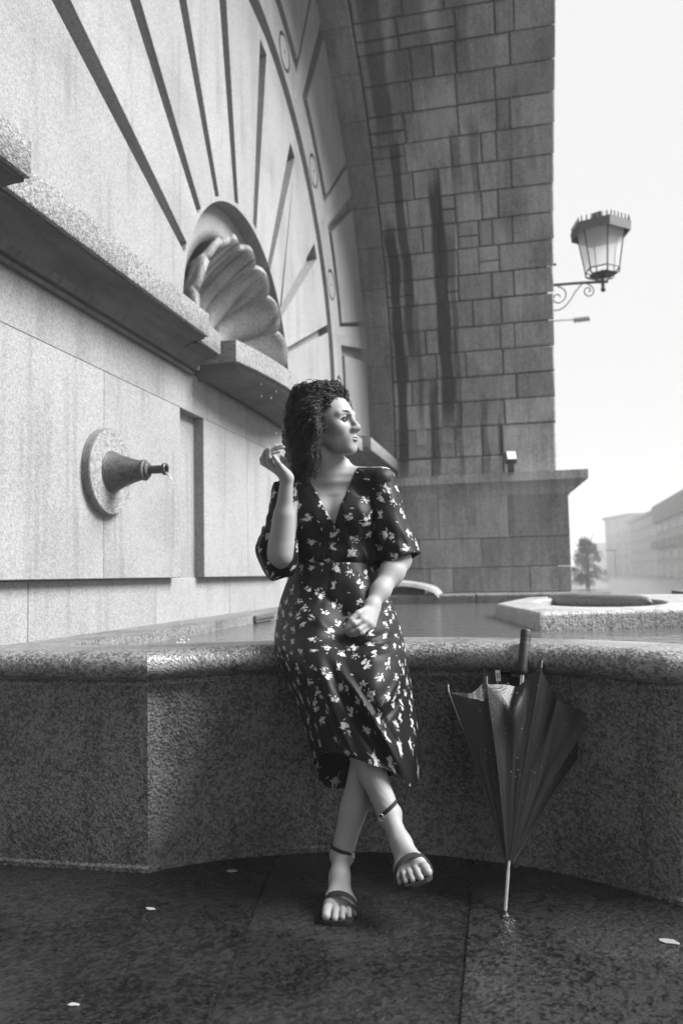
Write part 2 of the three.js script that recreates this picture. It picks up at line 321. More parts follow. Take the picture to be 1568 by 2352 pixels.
// carved shell in the niche
{
  const sh = thing('carved_shell', 'large carved stone scallop shell with deep ribs, in the niche above the curved shelf', 'shell');
  const pos = [], idx = [], uv = [], nt = 36, na = 420, ribs = 11, th = 0.06;
  const P = (i, k, back) => {
    const t = i / nt, ph = R(-12 + 204 * k / na), rib = Math.abs(Math.sin(ph * 9 + 0.2)), sc = 0.21 * Math.pow(t, 0.8) * (1 - 0.45 * t * t * t) * (Math.pow(rib, 0.5) - 0.66);
    const lip = 1 + 0.06 * Math.pow(t, 4) * (rib - 0.4), r = Math.pow(t, 0.9) * lip;
    let x = mix(-2.2, -2.13, t) - 0.42 * Math.pow(Math.max(0, Math.sin(Math.PI * t)), 0.85) + sc * (1.0 - 0.4 * t), rr_ = r - sc * 0.22;
    if (back) { x -= th * (0.6 + 0.4 * t) * (1 - 0.7 * Math.pow(t, 3)); rr_ += th * Math.pow(t, 3) * 0.8; }
    const hinge = 2.58;
    return [x, hinge + 1.03 * rr_ * Math.sin(ph), -(RA + 1.11 * rr_ * Math.cos(ph))];
  };
  const n = na + 1;
  for (const b of [0, 1]) for (let i = 0; i <= nt; i++) for (let k = 0; k <= na; k++) { const p = P(i, k, b); pos.push(...p); uv.push(-p[2], p[1]); }
  const o = (nt + 1) * n;
  for (let i = 0; i < nt; i++) for (let k = 0; k < na; k++) { const q = i * n + k; idx.push(q, q + 1, q + n, q + 1, q + n + 1, q + n); const e = o + q; idx.push(e, e + n, e + 1, e + 1, e + n, e + n + 1); }
  for (let k = 0; k < na; k++) { const q = nt * n + k; idx.push(q, q + 1, o + q, q + 1, o + q + 1, o + q); }
  part(sh, 'shell_bowl', geoOf(pos, idx, uv), mat(0.27, { map: granite(1.4, 200, 0.4, 0.7, 91, 0, 0.55), bumpMap: wallBump, bumpScale: 0.004, roughness: 0.75 }));
  const k = new THREE.IcosahedronGeometry(0.13, 4), p = k.attributes.position;
  for (let i = 0; i < p.count; i++) { const v = V(p.getX(i), p.getY(i), p.getZ(i)), s = 1 + 0.35 * n3(v.x * 14, v.y * 14, v.z * 14); p.setXYZ(i, v.x * s, v.y * s * 0.85, v.z * s * 1.3); }
  k.computeVertexNormals(); k.translate(-1.98, 2.55, -6.25);
  part(sh, 'water_outlet', k, M.cornice);
}
// spout with its stone disc
for (const [z, lab] of [[-3.872, 'bronze trumpet-shaped water spout on a round stone disc, left of the recess in the wall'], [-8.43, 'bronze water spout on a round stone disc, far along the wall behind the woman']]) {
  const sp = thing('water_spout', lab, 'spout', 'spouts on the fountain wall');
  const lathe = (pts, seg = 40) => { const g = new THREE.LatheGeometry(pts.map(p => new THREE.Vector2(p[0], p[1])), seg); g.rotateZ(-Math.PI / 2); g.translate(XW, 1.518, z); return g; };
  part(sp, 'stone_disc', toCreasedNormals(lathe([[0.232, -0.02], [0.232, 0.042], [0.226, 0.048], [0.0, 0.05]]), R(35)), M.cornice);
  const bronze = mat(0.1, { roughness: 0.5, metalness: 0.25, map: granite(0.35, 64, 0.7, 1.2, 81), bumpMap: wallBump, bumpScale: 0.002 });
  part(sp, 'bell', toCreasedNormals(lathe([[0, 0.045], [0.11, 0.045], [0.114, 0.052], [0.107, 0.062], [0.09, 0.1], [0.075, 0.138], [0.063, 0.175], [0.055, 0.205], [0.052, 0.222], [0.056, 0.228], [0.056, 0.24], [0.046, 0.246], [0.042, 0.246], [0.042, 0.256], [0.035, 0.262], [0, 0.262]]), R(40)), bronze);
  part(sp, 'pipe', toCreasedNormals(lathe([[0.022, 0.25], [0.022, 0.338], [0.031, 0.341], [0.033, 0.356], [0.029, 0.36], [0.019, 0.358], [0.017, 0.3], [0, 0.3]], 28), R(40)), mat(0.05, { roughness: 0.45, metalness: 0.4 }));
}

// ---------- the arch: pier, soffit blocks, cornice ----------
const ZJ = -11.85, RC = 5.7;
{
  const ar = thing('stone_arch', 'dark stained arch pier and vault of rough granite blocks, right of the fountain wall', 'arch');
  // (x, s, w): s runs up the jamb and on along the vault, w sticks out from its face
  const J = (x, s, w) => { if (s < 0) return [x, RB + s, ZJ + w]; const t = s / RC, r = RC - w; return [x, RB + r * Math.sin(t), -6.15 - r * Math.cos(t)]; };
  // stains and mottling over the whole face
  const W = 1024, H = 2048, x0 = -2.6, x1 = 0.8, s0 = -2.4, s1 = 6.6;
  const streaks = [[-1.71, 3.0, -0.55, 0.075, 1], [-1.52, 4.15, 1.2, 0.06, .9], [-1.02, 3.6, 0.2, 0.095, 1], [-0.86, 2.9, -0.6, 0.04, .6], [-1.23, 0.7, -0.62, 0.07, .8], [-0.45, 4.3, 3.3, 0.05, .5], [-0.7, 4.1, 3.5, 0.06, .5], [-0.5, 0.4, -0.6, 0.05, .55], [-1.42, 1.9, 0.2, 0.04, .55], [-0.28, 0.2, -0.6, 0.03, .5], [-1.62, 6.2, 4.2, 0.12, .7], [-1.15, 6.3, 4.9, 0.2, .5], [-0.6, 6.4, 5.0, 0.16, .45]];
  const st = tex(W, H, (i, j) => {
    const x = mix(x0, x1, i / W), s = mix(s0, s1, j / H);
    let v = 0.72 + 0.75 * (0.5 * vn(x * 2.2 + 9, s * 1.6, 99, 99, 3) + 0.3 * vn(x * 7 + 9, s * 3.2, 999, 999, 4) + 0.2 * vn(x * 26 + 99, s * 15 + 50, 999, 999, 5) - 0.5) + 0.4 * (vn(x * 90 + 300, s * 90 + 300, 9999, 9999, 6) - 0.5);
    const wob = 0.05 * (vn(x * 1.5 + 4, s * 2.4, 99, 99, 8) - 0.5);
    for (const [sx, a, b, wd, k] of streaks) {
      const e = step(a + 0.25, a - 0.15, s + 0.2 * (vn(x * 18 + 60, 1, 99, 99, 9) - 0.5)) * step(b - 0.35, b + 0.3, s), d = Math.abs(x - sx + wob) / (wd * (0.8 + 0.5 * vn(s * 3 + 20, sx * 9 + 40, 99, 99, 10)));
      v *= 1 - 0.88 * k * e * step(1.25, 0.75, d);
    }
    v *= 0.86 + 0.26 * vn(x * 30 + 200, s * 2.2 + 40, 999, 99, 12);
    return v;
  }, { tile: x1 - x0, tileV: s1 - s0 });
  const stone = v => mat(v, { map: st, bumpMap: wallBump, bumpScale: 0.014, roughness: 0.9 });
  const tones = [0.42, 0.5, 0.35, 0.46].map(stone), bandM = stone(0.34);
  const inv = p => { // face coordinates from a point
    if (p[1] < RB) return [p[0], p[1] - RB]; return [p[0], RC * Math.atan2(p[1] - RB, -6.15 - p[2])];
  };
  const uvFace = g => { const p = g.attributes.position, uv = []; for (let i = 0; i < p.count; i++) { const q = inv([p.getX(i), p.getY(i), p.getZ(i)]); uv.push(q[0] - x0, q[1] - s0); } g.setAttribute('uv', new THREE.Float32BufferAttribute(uv, 2)); return g; };
  const blk = (name, a, b, c, d, depth, m, ch = 0.014, jit = 0.009) => part(ar, name, uvFace(ccw(block(J, a, b, c, d, -0.3, depth, ch, jit))), m);
  // courses: lower edge, upper edge and the joints measured in each
  const rows = [
    [-0.64, -0.35, [-1.29, -0.55, -0.25]], [-0.35, 0.095, [-1.66, -1.26, -0.93, -0.54, -0.28]], [0.095, 0.465, [-1.26, -0.84, -0.2]], [0.465, 0.83, [-1.55, -1.19, -0.91, -0.02]], [0.83, 1.2, [-1.6, -1.17, -0.73, -0.2]],
    [1.2, 1.555, [-1.31, -1.11, -0.87, -0.22, -0.02]], [1.555, 1.93, [-1.6, -0.95, -0.6, -0.19]], [1.93, 2.29, [-1.45, -0.97, -0.79, -0.31, 0.0]], [2.29, 2.655, [-1.52, -1.04, -0.77, -0.48, -0.19]],
    [2.655, 3.015, [-1.25, -1.02, -0.75, -0.46, -0.27, 0.01]], [3.015, 3.39, [-1.43, -0.99, -0.76, -0.4, -0.17]], [3.39, 3.755, [-1.32, -0.96, -0.42, 0.02]], [3.755, 4.13, [-1.39, -0.76, -0.36, -0.16]],
    [4.13, 4.505, [-1.35, -0.64, -0.14, 0.03]], [4.505, 4.89, [-1.21, -0.64, -0.14]], [4.89, 5.27, [-1.18, -0.9, -0.61, 0.06]], [5.27, 5.64, [-1.3, -0.58, -0.11, 0.12]], [5.64, 6.0, [-1.2, -0.7, 0.02]], [6.0, 6.37, [-1.4, -0.8, -0.12]],
  ];
  rows.forEach(([b, t, js], n) => {
    const xe = n < 2 ? 0.5 : 0.51 + 0.1 * clamp(t / 5, 0, 1), xs = [-1.83, ...js, xe], N = xs.length - 1;
    for (let i = 0; i < N; i++) {
      if (n < 2 && i === N - 1) continue;
      const g = rr(0.006, 0.012), split = rnd() < 0.2 && i < N - 1;
      const d = i === N - 1 ? rr(0.03, 0.05) : rr(0.016, 0.046), m = tones[Math.floor(rnd() * 4)];
      if (split) { const mid = mix(b, t, rr(0.4, 0.6)); blk('block', xs[i] + g, xs[i + 1] - g, b + g, mid - g, d, m); blk('block', xs[i] + g, xs[i + 1] - g, mid + g, t - g, rr(0.016, 0.035), m); }
      else blk('block', xs[i] + g, xs[i + 1] - g, b + g, t - g, d, m);
    }
  });
  blk('block', -0.25 + 0.01, 0.495, -0.635, 0.085, 0.035, tones[1]);
  // small square inset stones
  for (const [x, s] of [[-1.44, -0.02], [-1.06, -0.02]]) blk('inset_stone', x - 0.075, x + 0.075, s - 0.13, s + 0.12, 0.045, tones[0], 0.01);
  // smooth band next to the wall
  const bs = [-2.3, -1.75, -1.2, -0.64, -0.05, 0.52, 1.08, 1.66, 2.22, 2.8, 3.36, 3.94, 4.5, 5.08, 5.64, 6.2];
  for (let i = 0; i < bs.length - 1; i++) blk('band_stone', -2.55, -1.845, bs[i] + 0.003, bs[i + 1] - 0.003, 0.055, bandM, 0.006, 0.001);
  // core behind the blocks and the rest of the vault (its far half and the pier behind the camera)
  const pos = [], idx = [], NV = 64;
  const curve = []; for (let i = 0; i <= 8; i++) curve.push([2.0 - 0 + (i / 8), 0]);
  const out = [];
  for (let i = 0; i <= 20; i++) { const t = i / 20 * Math.PI / 2; out.push([-6.15 - (RC + 0.004) * Math.cos(t), RB + (RC + 0.004) * Math.sin(t)]); }
  for (let i = 1; i <= 20; i++) { const t = i / 20 * Math.PI / 2; out.push([-6.15 + 7.45 * Math.sin(t), RB + (RC + 0.004) * Math.cos(t)]); }
  const ring = new THREE.Shape([[out[0][0], 2.0], ...out, [1.3, 0], [4.2, 0], [4.2, 12], [-15.5, 12], [-15.5, 0.0], [ZJ - 0.004, 0.0]].map(p => new THREE.Vector2(-p[0], p[1])));
  const gv = new THREE.ExtrudeGeometry(ring, { depth: 0.46 + 3.1, bevelEnabled: false });
  gv.applyMatrix4(new THREE.Matrix4().set(0, 0, 1, -3.1, 0, 1, 0, 0, -1, 0, 0, 0, 0, 0, 0, 1));
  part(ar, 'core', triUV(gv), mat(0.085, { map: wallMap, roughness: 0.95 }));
  // pedestal: courses of larger blocks under a projecting cornice
  const pb = [[0.0, 0.66, [-1.5, -0.6, 0.1]], [0.66, 1.02, [-1.35, -1.02, 0.07]], [1.02, 1.44, [-1.5, -0.6]], [1.44, 2.05, [-1.2, -0.2]]];
  pb.forEach(([b, t, js]) => { const xs = [-2.3, ...js, 0.64]; for (let i = 0; i < xs.length - 1; i++) blk('pedestal_block', xs[i] + 0.004, xs[i + 1] - 0.004, b - RB + 0.004, t - RB - 0.004, 0.12 + rr(0, 0.006), tones[i % 4], 0.007, 0.002); });
  const cor = [[-2.35, -0.95], [-0.946, 0.3], [0.304, 0.9]];
  for (const [a, b] of cor) {
    const end = b > 0.8;
    const pr = [[ZJ - 0.3, 2.36], [ZJ + 0.36, 2.345], [ZJ + 0.365, 2.225], [ZJ + 0.35, 2.215], [ZJ + 0.26, 2.19], [ZJ + 0.18, 2.13], [ZJ + 0.13, 2.04], [ZJ - 0.3, 2.04]];
    const g = new THREE.ExtrudeGeometry(new THREE.Shape(pr.map(p => new THREE.Vector2(-p[0], p[1]))), { depth: b - a, bevelEnabled: false });
    g.applyMatrix4(new THREE.Matrix4().set(0, 0, 1, a, 0, 1, 0, 0, -1, 0, 0, 0, 0, 0, 0, 1));
    if (end) { const p = g.attributes.position; for (let i = 0; i < p.count; i++) if (p.getX(i) > 0.5) p.setX(i, 0.66 + 0.24 * clamp((p.getY(i) - 2.04) / 0.18, 0, 1)); }
    part(ar, 'cornice', uvFace(ccw(triUV(g))), tones[1]);
  }
  // step at the foot
  part(ar, 'base_course', box(-2.2, 0.78, 0.0, 0.62, ZJ + 0.13, ZJ + 0.4, 0.01), tones[2]);
}
// ---------- basin ----------
const WATER = 0.605;
{
  const ba = thing('fountain_basin', 'dark granite fountain basin with a rounded rim and a concave front', 'basin');
  // sweep a profile [outward, y] along a plan path, mitred; ends keep their own normals
  function sweep(path, prof, nPrev, nNext) {
    const n = path.length, pos = [], idx = [], uv = []; let u = 0;
    const nor = (a, b) => { const dx = b[0] - a[0], dz = b[1] - a[1], l = Math.hypot(dx, dz); return [-dz / l, dx / l]; };
    for (let i = 0; i < n; i++) {
      const a = i ? nor(path[i - 1], path[i]) : nPrev || nor(path[0], path[1]), b = i < n - 1 ? nor(path[i], path[i + 1]) : nNext || nor(path[n - 2], path[n - 1]);
      let mx = a[0] + b[0], mz = a[1] + b[1]; const l = Math.hypot(mx, mz); mx /= l; mz /= l; const k = 1 / Math.max(0.4, mx * a[0] + mz * a[1]);
      if (i) u += Math.hypot(path[i][0] - path[i - 1][0], path[i][1] - path[i - 1][1]);
      let v = 0; prof.forEach((p, j) => { if (j) v += Math.hypot(p[0] - prof[j - 1][0], p[1] - prof[j - 1][1]); pos.push(path[i][0] + mx * k * p[0], p[1], path[i][1] + mz * k * p[0]); uv.push(u, v); });
    }
    const m = prof.length; for (let i = 0; i < n - 1; i++) for (let j = 0; j < m - 1; j++) { const q = i * m + j; idx.push(q, q + m, q + 1, q + 1, q + m, q + m + 1); }
    return toCreasedNormals(geoOf(pos, idx, uv), R(40));
  }
  const L = [-1.218, -2.456], Rr = [0.395, -2.475], c = [(L[0] + Rr[0]) / 2, 0], sag = 0.315, ch = (Rr[0] - L[0]) / 2, rad = (ch * ch + sag * sag) / (2 * sag);
  const mid = []; const zc = (L[1] + Rr[1]) / 2 - sag + rad, a0 = Math.asin(ch / rad);
  for (let i = 0; i <= 36; i++) { const t = mix(-a0, a0, i / 36); mid.push([c[0] + rad * Math.sin(t), zc - rad * Math.cos(t)]); }
  mid[0] = L; mid[36] = Rr;
  const left = []; for (let i = 0; i <= 10; i++) left.push([mix(-3.1, L[0], i / 10), -2.45 + 0.0 * i]); left[10] = L;
  const right = [Rr, [0.75, -2.46], [1.3, -2.5]];
  const paths = [left, mid, right];
  const nor = (a, b) => { const dx = b[0] - a[0], dz = b[1] - a[1], l = Math.hypot(dx, dz); return [-dz / l, dx / l]; };
  const nEnd = p => nor(p[p.length - 2], p[p.length - 1]), nBeg = p => nor(p[0], p[1]);
  // the path runs left to right; outward (towards the camera) is +z
  const wallP = [[0.012, 0.0], [0.012, 0.016], [0.0, 0.022], [0.0, 0.585], [0.004, 0.6]];
  const rimP = []; rimP.push([-0.01, 0.592], [0.010, 0.594], [0.013, 0.604], [0.008, 0.612], [0.012, 0.618]);
  for (let i = 0; i <= 10; i++) { const t = -Math.PI / 2 + 0.35 + (Math.PI - 0.35) * i / 10; rimP.push([0.012 + 0.058 * Math.cos(t), 0.662 + 0.048 * Math.sin(t)]); }
  rimP.push([-0.1, 0.71], [-0.21, 0.708], [-0.225, 0.695], [-0.225, 0.4]);
  const flip = g => g;
  paths.forEach((p, i) => {
    const a = i ? nEnd(paths[i - 1]) : null, b = i < 2 ? nBeg(paths[i + 1]) : null;
    // outward is [-dz, dx] with dx>0 -> +z
    part(ba, 'wall', sweep(p, wallP, a, b), M.basin);
    part(ba, 'rim', sweep(p, rimP, a, b), M.rim);
  });
  // curb along the fountain wall
  const cb = [-2.45, -3.43, -4.9, -6.15, -7.6, -9.2];
  for (let i = 0; i < cb.length - 1; i++) part(ba, 'curb', box(XW - 0.06, -1.95, 0.2, 0.667 + rr(-0.001, 0.001), cb[i + 1] + 0.002, cb[i] - 0.002, 0.008), M.curb);
  // far end
  for (const [a, b] of [[-2.1, -0.55], [-0.546, 0.9]]) part(ba, 'far_rim', box(a, b, 0.0, 0.71, -9.42, -9.1, 0.02), M.curb);
  // small inner basin at the open side, a polygon curb round a hollow with rolled edge
  {
    const o = [[-0.223, -6.19], [0.073, -4.70], [0.806, -4.96], [1.5, -4.9], [1.6, -7.9], [0.6, -8.05], [0.0, -7.55]];
    const hole = arc(0.56, 6.42, 1, 0, 360, 40).slice(0, 40).map(([x, y]) => [0.53 + (x - 0.56) * 0.46, -6.42 + (y - 6.42) * 1.06]);
    const shp = new THREE.Shape(o.map(p => new THREE.Vector2(p[0], -p[1]))); shp.holes.push(new THREE.Path(hole.map(p => new THREE.Vector2(p[0], -p[1]))));
    const g = new THREE.ExtrudeGeometry(shp, { depth: 0.3, bevelEnabled: true, bevelSize: 0.025, bevelOffset: -0.025, bevelThickness: 0.025, bevelSegments: 4 });
    g.applyMatrix4(new THREE.Matrix4().set(1, 0, 0, 0, 0, 0, 1, 0.385, 0, -1, 0, 0, 0, 0, 0, 1));
    part(ba, 'inner_curb', toCreasedNormals(triUV(g), R(40)), M.ring);
    part(ba, 'inner_curb_floor', box(0.0, 1.2, 0.36, 0.6, -7.6, -5.2, 0.002), M.basin);
    // rolled moulding on the hollow's far side
    const roll = []; for (let i = 0; i <= 12; i++) { const t = mix(0.0, 1, i / 12); roll.push(V(mix(0.2, 0.90, t), 0.69, mix(-7.35, -6.35, t))); }
    part(ba, 'rolled_edge', tube(roll, t => 0.062 * Math.sqrt(clamp(1 - Math.pow(Math.abs(2 * t - 1), 14), 0.02, 1)), 16, 40), M.rim);
  }
  // outer side, out of the frame
  part(ba, 'side_wall', box(1.25, 1.5, 0, 0.71, -4.95, -2.5, 0.02), M.basin);
  part(ba, 'side_wall', box(1.55, 1.75, 0, 0.71, -9.4, -4.95, 0.02), M.basin);
  part(ba, 'floor', box(-2.1, 1.5, 0.1, 0.2, -9.3, -3.05, 0.002), M.basin);
}
{ // water: a still sheet with fine ripples
  const sh = new THREE.Shape([[-2.0, 2.66], [-1.3, 2.66], [-0.4, 2.96], [0.4, 2.68], [1.26, 2.7], [1.26, 4.9], [1.6, 9.12], [-2.0, 9.12]].map(p => new THREE.Vector2(p[0], p[1])));
  const g = new THREE.ShapeGeometry(sh); g.applyMatrix4(new THREE.Matrix4().set(1, 0, 0, 0, 0, 0, 1, WATER, 0, -1, 0, 0, 0, 0, 0, 1));
  const b = tex(512, 512, (i, j) => { const u = i / 512, v = j / 512; return 0.5 * vn(u * 14, v * 30, 14, 30, 5) + 0.3 * vn(u * 31, v * 61, 31, 61, 6) + 0.2 * vn(u * 90, v * 120, 90, 120, 7); }, { srgb: false, tile: 1.5 });
  const gg = triUV(g); gg.computeVertexNormals();
  struct('water', gg, phys(0.09, { roughness: 0.09, bumpMap: b, bumpScale: 0.006, ior: 1.33 }));
}
{ // overflow slot in the curb
  const d = thing('drain_slot', 'dark overflow slot low in the curb of the fountain wall', 'drain');
  part(d, 'frame', box(-1.955, -1.925, 0.612, 0.66, -6.05, -5.62, 0.004), M.mortar);
  part(d, 'grille_bar', box(-1.926, -1.918, 0.63, 0.638, -6.03, -5.64, 0.002), M.iron);
}
{ // curved stone lip at the far corner of the basin
  const l = thing('stone_lip', 'pale curved stone lip with a dark hollow below, on the far rim beside her elbow', 'stone lip');
  const top = [], und = []; const pos = [], idx = [], N = 16;
  for (let i = 0; i <= N; i++) { const t = i / N, x = mix(-1.9, -0.95, t), y = 0.71 + 0.17 * Math.sqrt(Math.max(0, 1 - Math.pow(t, 2.4))) ; for (const [dz, dy] of [[0, 0], [0.06, -0.008], [0.09, -0.045], [0.0, -0.05], [-0.35, 0.01]]) pos.push(x, y + dy, -9.25 + dz + 0.1 * t); }
  for (let i = 0; i < N; i++) for (let k = 0; k < 5; k++) { const a = i * 5 + k, b = i * 5 + (k + 1) % 5; idx.push(a, b, a + 5, b, b + 5, a + 5); }
  part(l, 'lip', toCreasedNormals(geoOf(pos, idx, pos.filter((_, i) => i % 3 !== 2)), R(35)), M.wall);
  part(l, 'support', box(-1.85, -1.15, 0.7, 0.79, -9.55, -9.33, 0.01), M.basin);
}
// ---------- lamps ----------
{ // wall lantern on its scrolled bracket, fixed to the pier's outer face
  const lp = thing('wall_lantern', 'six-sided wall lantern with frosted panes on a scrolled iron bracket', 'lantern');
  const D = 12.6, q = (x, y) => at(x, y, D), c = q(1379, 575);
  const glass = phys(0.95, { roughness: 0.6, transmission: 0.9, thickness: 0, side: THREE.DoubleSide });
  const u = D / 1842, top = q(1379, 527).y, bot = q(1384, 622).y, cx = q(1380, 575).x, cz = c.z, tilt = R(0);
  const rt = 54 * u, rb = 38 * u, hex = (k, r, y) => V(cx + r * Math.cos(R(60 * k + 18)), y, cz + r * Math.sin(R(60 * k + 18)));
  for (let k = 0; k < 6; k++) {
    const a = hex(k, rb, bot), b = hex(k + 1, rb, bot), e = hex(k + 1, rt, top), f = hex(k, rt, top);
    part(lp, 'pane', geoOf([a, b, e, a, e, f].flatMap(v => v.toArray())), glass);
    part(lp, 'bar', tube([a, f], 0.011, 6, 2), M.iron);
    part(lp, 'bar', tube([a, b], 0.011, 6, 2), M.iron);
    // flared gallery round the top
    const g0 = hex(k, rt + 0.02, top - 0.09), g1 = hex(k + 1, rt + 0.02, top - 0.09), g2 = hex(k + 1, rt + 0.1, top + 0.03), g3 = hex(k, rt + 0.1, top + 0.03), i2 = hex(k + 1, rt + 0.085, top + 0.05), i3 = hex(k, rt + 0.085, top + 0.05);
    const lo0 = hex(k, rt + 0.085, top - 0.1), lo1 = hex(k + 1, rt + 0.085, top - 0.1);
    part(lp, 'roof_skirt', geoOf([lo0, lo1, g2, lo0, g2, g3, g3, g2, i2, g3, i2, i3].flatMap(v => v.toArray())), mat(0.1, { roughness: 0.6, side: THREE.DoubleSide }));
    for (let n = 0; n < 6; n++) { const p = i3.clone().lerp(i2, (n + 0.5) / 6); part(lp, 'crest', tube([p, p.clone().add(V(0, 0.075, 0))], 0.011, 5, 2), M.iron); }
  }
  const roof = new THREE.CylinderGeometry(0.2, rt + 0.1, 0.1, 6); roof.rotateY(-R(18) + R(30)); roof.translate(cx, top + 0.09, cz); part(lp, 'roof', toCreasedNormals(roof, 0.3), mat(0.1, { roughness: 0.6 }));
  const vent = new THREE.CylinderGeometry(0.15, 0.19, 0.12, 6); vent.translate(cx, top + 0.19, cz); part(lp, 'vent', toCreasedNormals(vent, 0.3), mat(0.09, { roughness: 0.6 }));
  // cage and foot below the panes
  const rc = 24 * u, foot = bot - 0.14;
  for (let k = 0; k < 6; k++) part(lp, 'cage_bar', tube([hex(k, rb, bot), hex(k, rb * 0.98, bot - 0.06), hex(k, rc * 0.5, foot)], 0.014, 6, 8), M.iron);
  const dish = new THREE.CylinderGeometry(rb * 0.82, 0.05, 0.06, 6); dish.rotateY(R(12)); dish.translate(cx, bot - 0.1, cz); part(lp, 'dish', toCreasedNormals(dish, 0.3), M.iron);
  part(lp, 'stem', tube([V(cx, bot, cz), V(cx, bot - 0.32, cz)], 0.028, 8, 4), M.iron);
  const fin = new THREE.SphereGeometry(0.04, 10, 8); fin.translate(cx, bot - 0.31, cz); part(lp, 'finial', fin, M.iron);
  part(lp, 'arm', tube([q(1268, 655), q(1330, 650), q(1395, 647)], 0.022, 7, 8), M.iron);
  const sc = pts => part(lp, 'scroll', tube(pts.map(p => q(...p)), 0.009, 6, 60), M.iron);
  sc([[1340, 650], [1354, 655], [1362, 664], [1360, 676], [1350, 680], [1341, 672], [1344, 662], [1352, 661], [1355, 668], [1350, 671]]);
  sc([[1336, 652], [1322, 668], [1308, 690], [1295, 705], [1282, 712], [1268, 713]]);
  sc([[1280, 658], [1293, 664], [1299, 675], [1293, 690], [1280, 696], [1270, 690], [1272, 680], [1281, 676], [1286, 682]]);
  part(lp, 'wall_bolt', tube([q(1262, 609), q(1276, 607)], 0.02, 6, 2), M.iron);
}
{ // modern street light beyond the pier
  const sl = thing('street_light', 'slim modern street light head reaching out from behind the pier', 'street light');
  const D = 30, q = (x, y) => at(x, y, D), m = mat(0.25, { roughness: 0.5 });
  const hd = [q(1318, 733), q(1334, 731), q(1353, 732)];
  part(sl, 'head', (() => { const g = box(-0.29, 0.29, -0.07, 0.06, -0.16, 0.16, 0.045); g.rotateZ(0.03); g.translate(...q(1335, 733).toArray()); return g; })(), m);
  part(sl, 'arm', tube([q(1225, 745), q(1270, 737), q(1322, 734)], 0.028, 8, 10), m);
  const b = q(1225, 745); part(sl, 'pole', tube([b, V(b.x, 5, b.z), V(b.x, 0, b.z)], t => 0.05 + 0.05 * t, 10, 8), m);
}
{ // floodlight on the pier's cornice
  const fl = thing('floodlight', 'small floodlight standing on the pier cornice', 'floodlight');
  const c = at(1172, 1055, 11.28), g = box(-0.075, 0.075, -0.075, 0.085, -0.06, 0.05, 0.012); g.rotateX(-0.5); g.rotateY(0.25); g.translate(c.x, c.y + 0.02, c.z);
  part(fl, 'housing', g, mat(0.06, { roughness: 0.5 }));
  const w = box(-0.062, 0.062, -0.06, 0.07, -0.004, 0.004, 0.002); w.translate(0, 0, 0.056); w.rotateX(-0.5); w.rotateY(0.25); w.translate(c.x, c.y + 0.02, c.z);
  part(fl, 'window', w, mat(0.75, { roughness: 0.15 }));
  part(fl, 'stand', box(c.x - 0.05, c.x + 0.05, 2.345, c.y - 0.02, c.z - 0.05, c.z + 0.03, 0.008), M.iron);
}
// ---------- town beyond ----------
{
  const wallM = [0.3, 0.26, 0.33].map(v => mat(v, { map: wallMap })), winM = mat(0.02, { roughness: 0.4 }), roofM = mat(0.06), railM = mat(0.06);
  const house = (name, label, px0, px1, ytop, d0, d1, floors, bays, mi, opt = {}) => {
    const h = thing(name, label, 'building', 'houses beyond the pier');
    const A = at(px0, 1300, d0), B = at(px1, 1300, d1), T = at(px1, ytop, d1).y, len = Math.hypot(B.x - A.x, B.z - A.z), ry = Math.atan2(-(B.z - A.z), B.x - A.x), dp = opt.depth || 12;
    const put = g => { g.rotateY(ry); g.translate(A.x, 0, A.z); return g; };
    part(h, 'wall', put(box(0, len, 0, T, -dp, 0, 0.05)), wallM[mi]);
    part(h, 'roof', put(box(-0.3, len + 0.3, T + 0.01, T + (opt.roof || 0.7), -dp - 0.3, 0.45, 0.05)), roofM);
    const ks = T / floors / 3.6, fh = T / floors, bw = len / bays;
    for (let f = 0; f < floors; f++) for (let b = 0; b < bays; b++) {
      const x = (b + 0.5) * bw, y0 = f * fh + fh * (f ? 0.3 : 0.06), y1 = f * fh + fh * 0.82, w = bw * 0.3;
      const win = part(h, f ? 'window' : 'shop_front', put(box(x - w, x + w, y0, y1, -0.05, 0.03, 0.01)), winM);
      part(win, 'sill', put(box(x - w - 0.1, x + w + 0.1, y0 - 0.15, y0 - 0.01, 0.0, 0.14, 0.01)), wallM[2]);
      if (opt.balcony && f === opt.balcony) part(h, 'balcony', put(box(x - bw * 0.46, x + bw * 0.46, f * fh + 0.1, f * fh + 1.15, 0.02, 0.9, 0.04)), railM);
    }
  };
  house('town_house', 'hazy pale tower-like house with a flat roof, left of the street', 1392, 1450, 1185, 200, 185, 5, 3, 2);
  house('town_house', 'hazy house with a taller gabled end, in the middle of the row', 1449, 1512, 1178, 160, 130, 5, 5, 0);
  house('town_house', 'nearest hazy house with a dark flat roof and long balcony, at the right edge', 1510, 1640, 1150, 112, 76, 4, 6, 1, { roof: 2.4, balcony: 2 });
  house('town_house', 'very faint house far down the street behind the tree', 1330, 1400, 1250, 330, 320, 3, 4, 0);
  // lamp post in front of the houses
  const p = thing('lamp_post', 'thin dark lamp post in front of the hazy houses', 'lamp post'), b = at(1412, 1300, 110), top = at(1410, 1265, 110);
  part(p, 'pole', tube([V(b.x, 0, b.z), V(b.x, top.y - 0.5, b.z), V(b.x, top.y, b.z)], 0.07, 8, 6), M.iron);
  part(p, 'head', box(b.x - 1.1, b.x + 0.35, top.y - 0.02, top.y + 0.16, b.z - 0.15, b.z + 0.15, 0.04), M.iron);
  // parked cars as low shapes along the kerb
}
